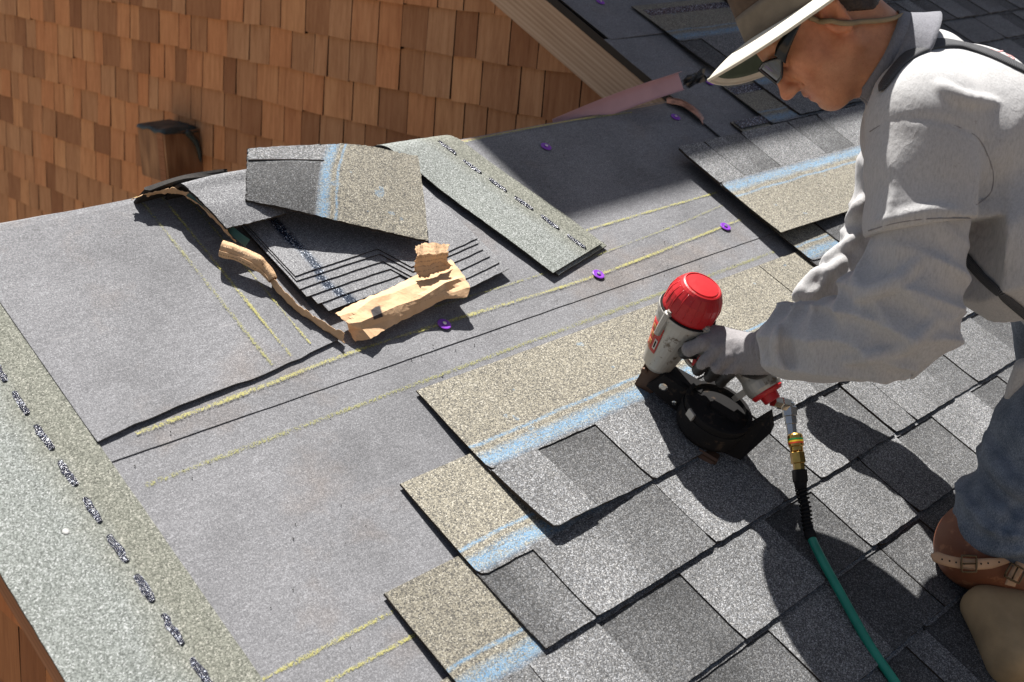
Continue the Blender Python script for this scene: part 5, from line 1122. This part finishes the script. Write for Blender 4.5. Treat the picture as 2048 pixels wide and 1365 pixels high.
for px in ([(1741, 264), (1775, 246), (1830, 238), (1890, 246), (1950, 272), (1975, 312), (1986, 350), (1980, 388), (1952, 410)], [(1738, 462), (1790, 446), (1850, 438), (1905, 436), (1940, 436)]): ribbon('seam', Ft, px, .0010, m_seam, tee, .0014, .0016, 60)
# collar bands
cdir = -.907 * RC[0] - .42 * RC[1]; c1 = -.42 * RC[0] + .907 * RC[1]; cc = P(1792, 124, 1.848); c2 = RC[2]
def collar(nm, prof, mat, par):
    A = np.array([[cc + cdir * d + (c1 * math.cos(q) * r + c2 * math.sin(q) * r * 1.0) + RC[1] * 0 for q in np.linspace(0, 2 * math.pi, 61)] for d, r in prof]); A[..., :] += .0012 * vnoise(A, 45, 3)[..., None]; g = Geo(); g.grid(A, .0022); g.obj(nm, mat, par, smooth=True)
collar('collar', [(.020, .0690), (.022, .0715), (.012, .0755), (-.003, .082), (-.016, .090), (-.022, .0935)], m_rib, tee); collar('undershirt_collar', [(.034, .0675), (.035, .0695), (.028, .0715), (.016, .0735)], m_rib, tee)
# suspenders
ribbon('suspender', Ft, [(1764, 186), (1778, 160), (1800, 132), (1832, 106), (1878, 90), (1930, 94), (1990, 114), (2062, 150)], .0145, m_web, man, .004, wtap=lambda f: min(1, .25 + f * 7))
ribbon('suspender', Ft, [(1905, 52), (1945, 60), (1985, 80), (2020, 106), (2064, 142)], .0125, m_web, man, .004)
ribbon('suspender', Ft, [(1925, 505), (1965, 552), (2010, 592), (2062, 636)], .008, m_web, man, .004)
# faded red print on the back of the shirt
m_print = plain('faded_red_print', (.50, .25, .24), .9)
for px in ([(1992, 78), (1984, 84), (1983, 92), (1990, 97)], [(1981, 90), (1983, 100), (1994, 106), (2004, 104), (2006, 94)], [(1942, 52), (1952, 56), (1960, 58)], [(2010, 108), (2018, 112), (2016, 116)], [(2020, 112), (2028, 118), (2022, 121)]):
    ribbon('print_stroke', Ft, px, .0017, m_print, tee, .0012, .0004, 10)
# --- jeans, knee pad, cushion
Fj = Field(np.minimum.reduce([HJL, KNL, ANL]) - [.3, .3, .14], np.maximum.reduce([HJL, KNL, ANL]) + .18, .0062)
Fj.ell(HIP + EN * -.03 + RC[0] * .03, (.15, .18, .14), TX, .04); Fj.chain([HJL, P(2112, 880, 1.935), P(2014, 1040, 1.965)], [.110, .094, .080], .04); Fj.chain([P(2010, 1040, 1.965), KNL, ANL], [.082, .072, .055], .03); Fj.chain([HJL - LAT * .2, KNL - LAT * .2 + RC[0] * .22, ANL - LAT * .2 + RC[0] * .2], [.11, .078, .055], .03)
Fj.noise(.005, 10, 2); Fj.noise(.0016, 30, 3)
def jf(p):
    t, a, r = cyl(p, P(2090, 900, 1.935), P(1990, 1070, 1.97), -RC[2]); n = vnoise(p, 9, 4); return .0120 * ridge(t * 80 + 1.3 * a + 2.6 * n) * win(t, .02, .3, .03) + .005 * ridge(a * 3 + 8 * t + 2 * n) * win(t, -.3, .06, .04)
Fj.disp(jf)
for px, r, md in [([(1935, 1010), (1960, 1050), (2010, 1075), (2046, 1078)], .010, 'u'), ([(1925, 1040), (1950, 1082), (2000, 1098), (2046, 1100)], .010, 'u'), ([(1960, 960), (1990, 1020), (2040, 1045)], .010, 'u'), ([(1930, 1028), (1958, 1068), (2005, 1088), (2046, 1090)], .006, 's'), ([(2044, 980), (2030, 1030), (2000, 1070)], .004, 's'), ([(1975, 870), (2000, 940), (2046, 990)], .012, 'u')]: Fj.fold(px, r, .001, .012, md)
Fj.cut(R3(0, 0, .016), -EN); jn = Fj.obj('jeans', m_denim, man, 1)
Fk = Field(KNL - .22, KNL + .2, .0045); Fk.ell(P(1966, 1084, 1.985), (.066, .070, .080), RC, .02); Fk.cap(P(1950, 1100, 1.985), P(2040, 1150, 2.0), .062, .058, .03)
Fk.cut(R3(0, 0, .014), -EN); Fk.cut(P(1930, 1000, 1.97), -RC[1] * .95 - RC[0] * .30); kp = Fk.obj('knee_pad', m_lea, man, 2)
def strap_pts(px, n=30):
    Q = interp_poly([P(*q) for q in px], n); return Q, np.tile(-RC[2], (n, 1))
ribbon('strap', None, None, .0088, m_strap, kp, pts=strap_pts([(1862, 1109, 1.905), (1885, 1119, 1.90), (1915, 1126, 1.898), (1950, 1129, 1.897), (1990, 1126, 1.90), (2032, 1116, 1.91)]), thick=.0024, wtap=lambda f: min(1, f * 9 + .15) if f < .5 else (1 if f < .75 else max(.35, 1 - (f - .75) * 2.4)))
ribbon('strap', None, None, .0085, m_strap, kp, pts=strap_pts([(2052, 1108, 1.905), (2040, 1132, 1.90), (2028, 1152, 1.90), (2020, 1172, 1.905)]), thick=.0024)
for (x, y), rt in (((1938, 1128), 0), ((2030, 1147), 1.1)):
    c = P(x, y, 1.892); a1 = RC[0] * math.cos(rt) + RC[1] * math.sin(rt) * -1; a2 = RC[1] * math.cos(rt) + RC[0] * math.sin(rt); g = Geo(); lp = [c + a1 * sx * .0115 + a2 * sy * .0125 for sx, sy in ((-1, -1), (-.2, -1.05), (1, -1), (1.05, 0), (1, 1), (-.2, 1.05), (-1, 1), (-1.05, 0))]; g.tube(lp + lp[:2], .0019, 8); g.tube([c + a1 * .0115, c - a1 * .010], .0014, 6); g.obj('buckle', m_buck, kp, smooth=True)
for x in (1884, 1899, 1912, 1962, 1976, 1998): 
    g = Geo(); y = 1119 + (x - 1884) * .22 if x < 1925 else 1129 - (x - 1950) * .09; g.lathe(P(x, y, 1.8935), -RC[2], [(0, .0016), (.0008, .0016)], 8); g.obj('strap_hole', m_edge, kp)
Fw = Field(P(2040, 770, 1.88) - .09, P(2040, 770, 1.88) + .09, .004); Fw.cap(P(2046, 735, 1.875), P(2014, 795, 1.905), .016, .006, .01); Fw.noise(.003, 40, 2); Fw.obj('shirt_tail', m_tee, man, 1)
cu_ = roofpt(2075, 1295, .03); Fc = Field(R3(*cu_) - .22, R3(*cu_) + .22, .006); qd = EU * .80 - EV * .6; qe = EU * .6 + EV * .8
Fc.box(R3(cu_[0] + .01, cu_[1], .040), (.125, .085, .038), (qd, qe, EN), .032, .01); Fc.noise(.004, 14, 4); o = Fc.obj('kneeling_cushion', m_suede, None, 2); tag(o, 'tan suede-like kneeling cushion at the lower right edge by the knee', 'cushion')
# --- gloved left hand on the handle
gl_ = empty('glove', gp(.11, .13), roof=False); adopt(gl_, man)
Fp = Field(gp(.11, .115) - .14, gp(.11, .115) + .14, .0026); Y = (gB, gA, gS); wr = P(1548, 694, 1.898)
Fp.ell(gp(.082, .160, .016), (.050, .021, .036), Y, .012); Fp.cap(gp(.105, .162, .012), gp(.135, .166, .012), .030, .032, .02); Fp.cap(gp(.130, .165, .012), wr, .033, .037, .02)
for k, (b0, sp_) in enumerate(((.046, 1.0), (.066, 1.0), (.088, .97), (.109, .9))):
    kn = gp(b0 + .006, .163, .042); m1 = gp(b0, .138, .055 * sp_); m2 = gp(b0 - .002, .108, .044 * sp_); tp_ = gp(b0 - .001, .102, .018)
    Fp.chain([gp(b0 + .02, .164, .022), kn, m1, m2, tp_], [.0130, .0122, .0112, .0100, .0088], .0025) if k else Fp.chain([gp(b0 + .02, .164, .022), gp(.048, .158, .042), gp(.034, .138, .048), gp(.030, .118, .032), gp(.044, .110, .012)], [.0135, .0128, .0118, .0106, .0092], .005)
Fp.chain([gp(.12, .158, -.006), gp(.10, .152, -.030), gp(.076, .142, -.036), gp(.055, .134, -.033)], [.016, .0145, .0125, .0105], .008); Fp.noise(.0012, 55, 3); Fp.noise(.0006, 150, 4)
Fp.fold([(1525, 660), (1520, 690), (1522, 715)], .005, .001, .006, 'u'); Fp.fold([(1512, 662), (1508, 690), (1510, 716)], .004, .002, .005, 's')
V, F = Fp.mesh(); loc = np.stack([(V - G0) @ gB, (V - G0) @ gA, (V - G0) @ gS], 1)
dip = (loc[:, 1] < .126 + .012 * vnoise(V, 60, 5)) | ((loc[:, 2] < -.004) & (loc[:, 0] < .125)) | (((V - P(1500, 752, 1.9)) @ RC[1] > .0) & (loc[:, 0] > .09)); fd_ = dip[F].sum(1) >= 2
obj('knit_shell', V, F, None, gl_, smooth=True, mats=[m_glove, m_rub], fmat=fd_.astype(int))
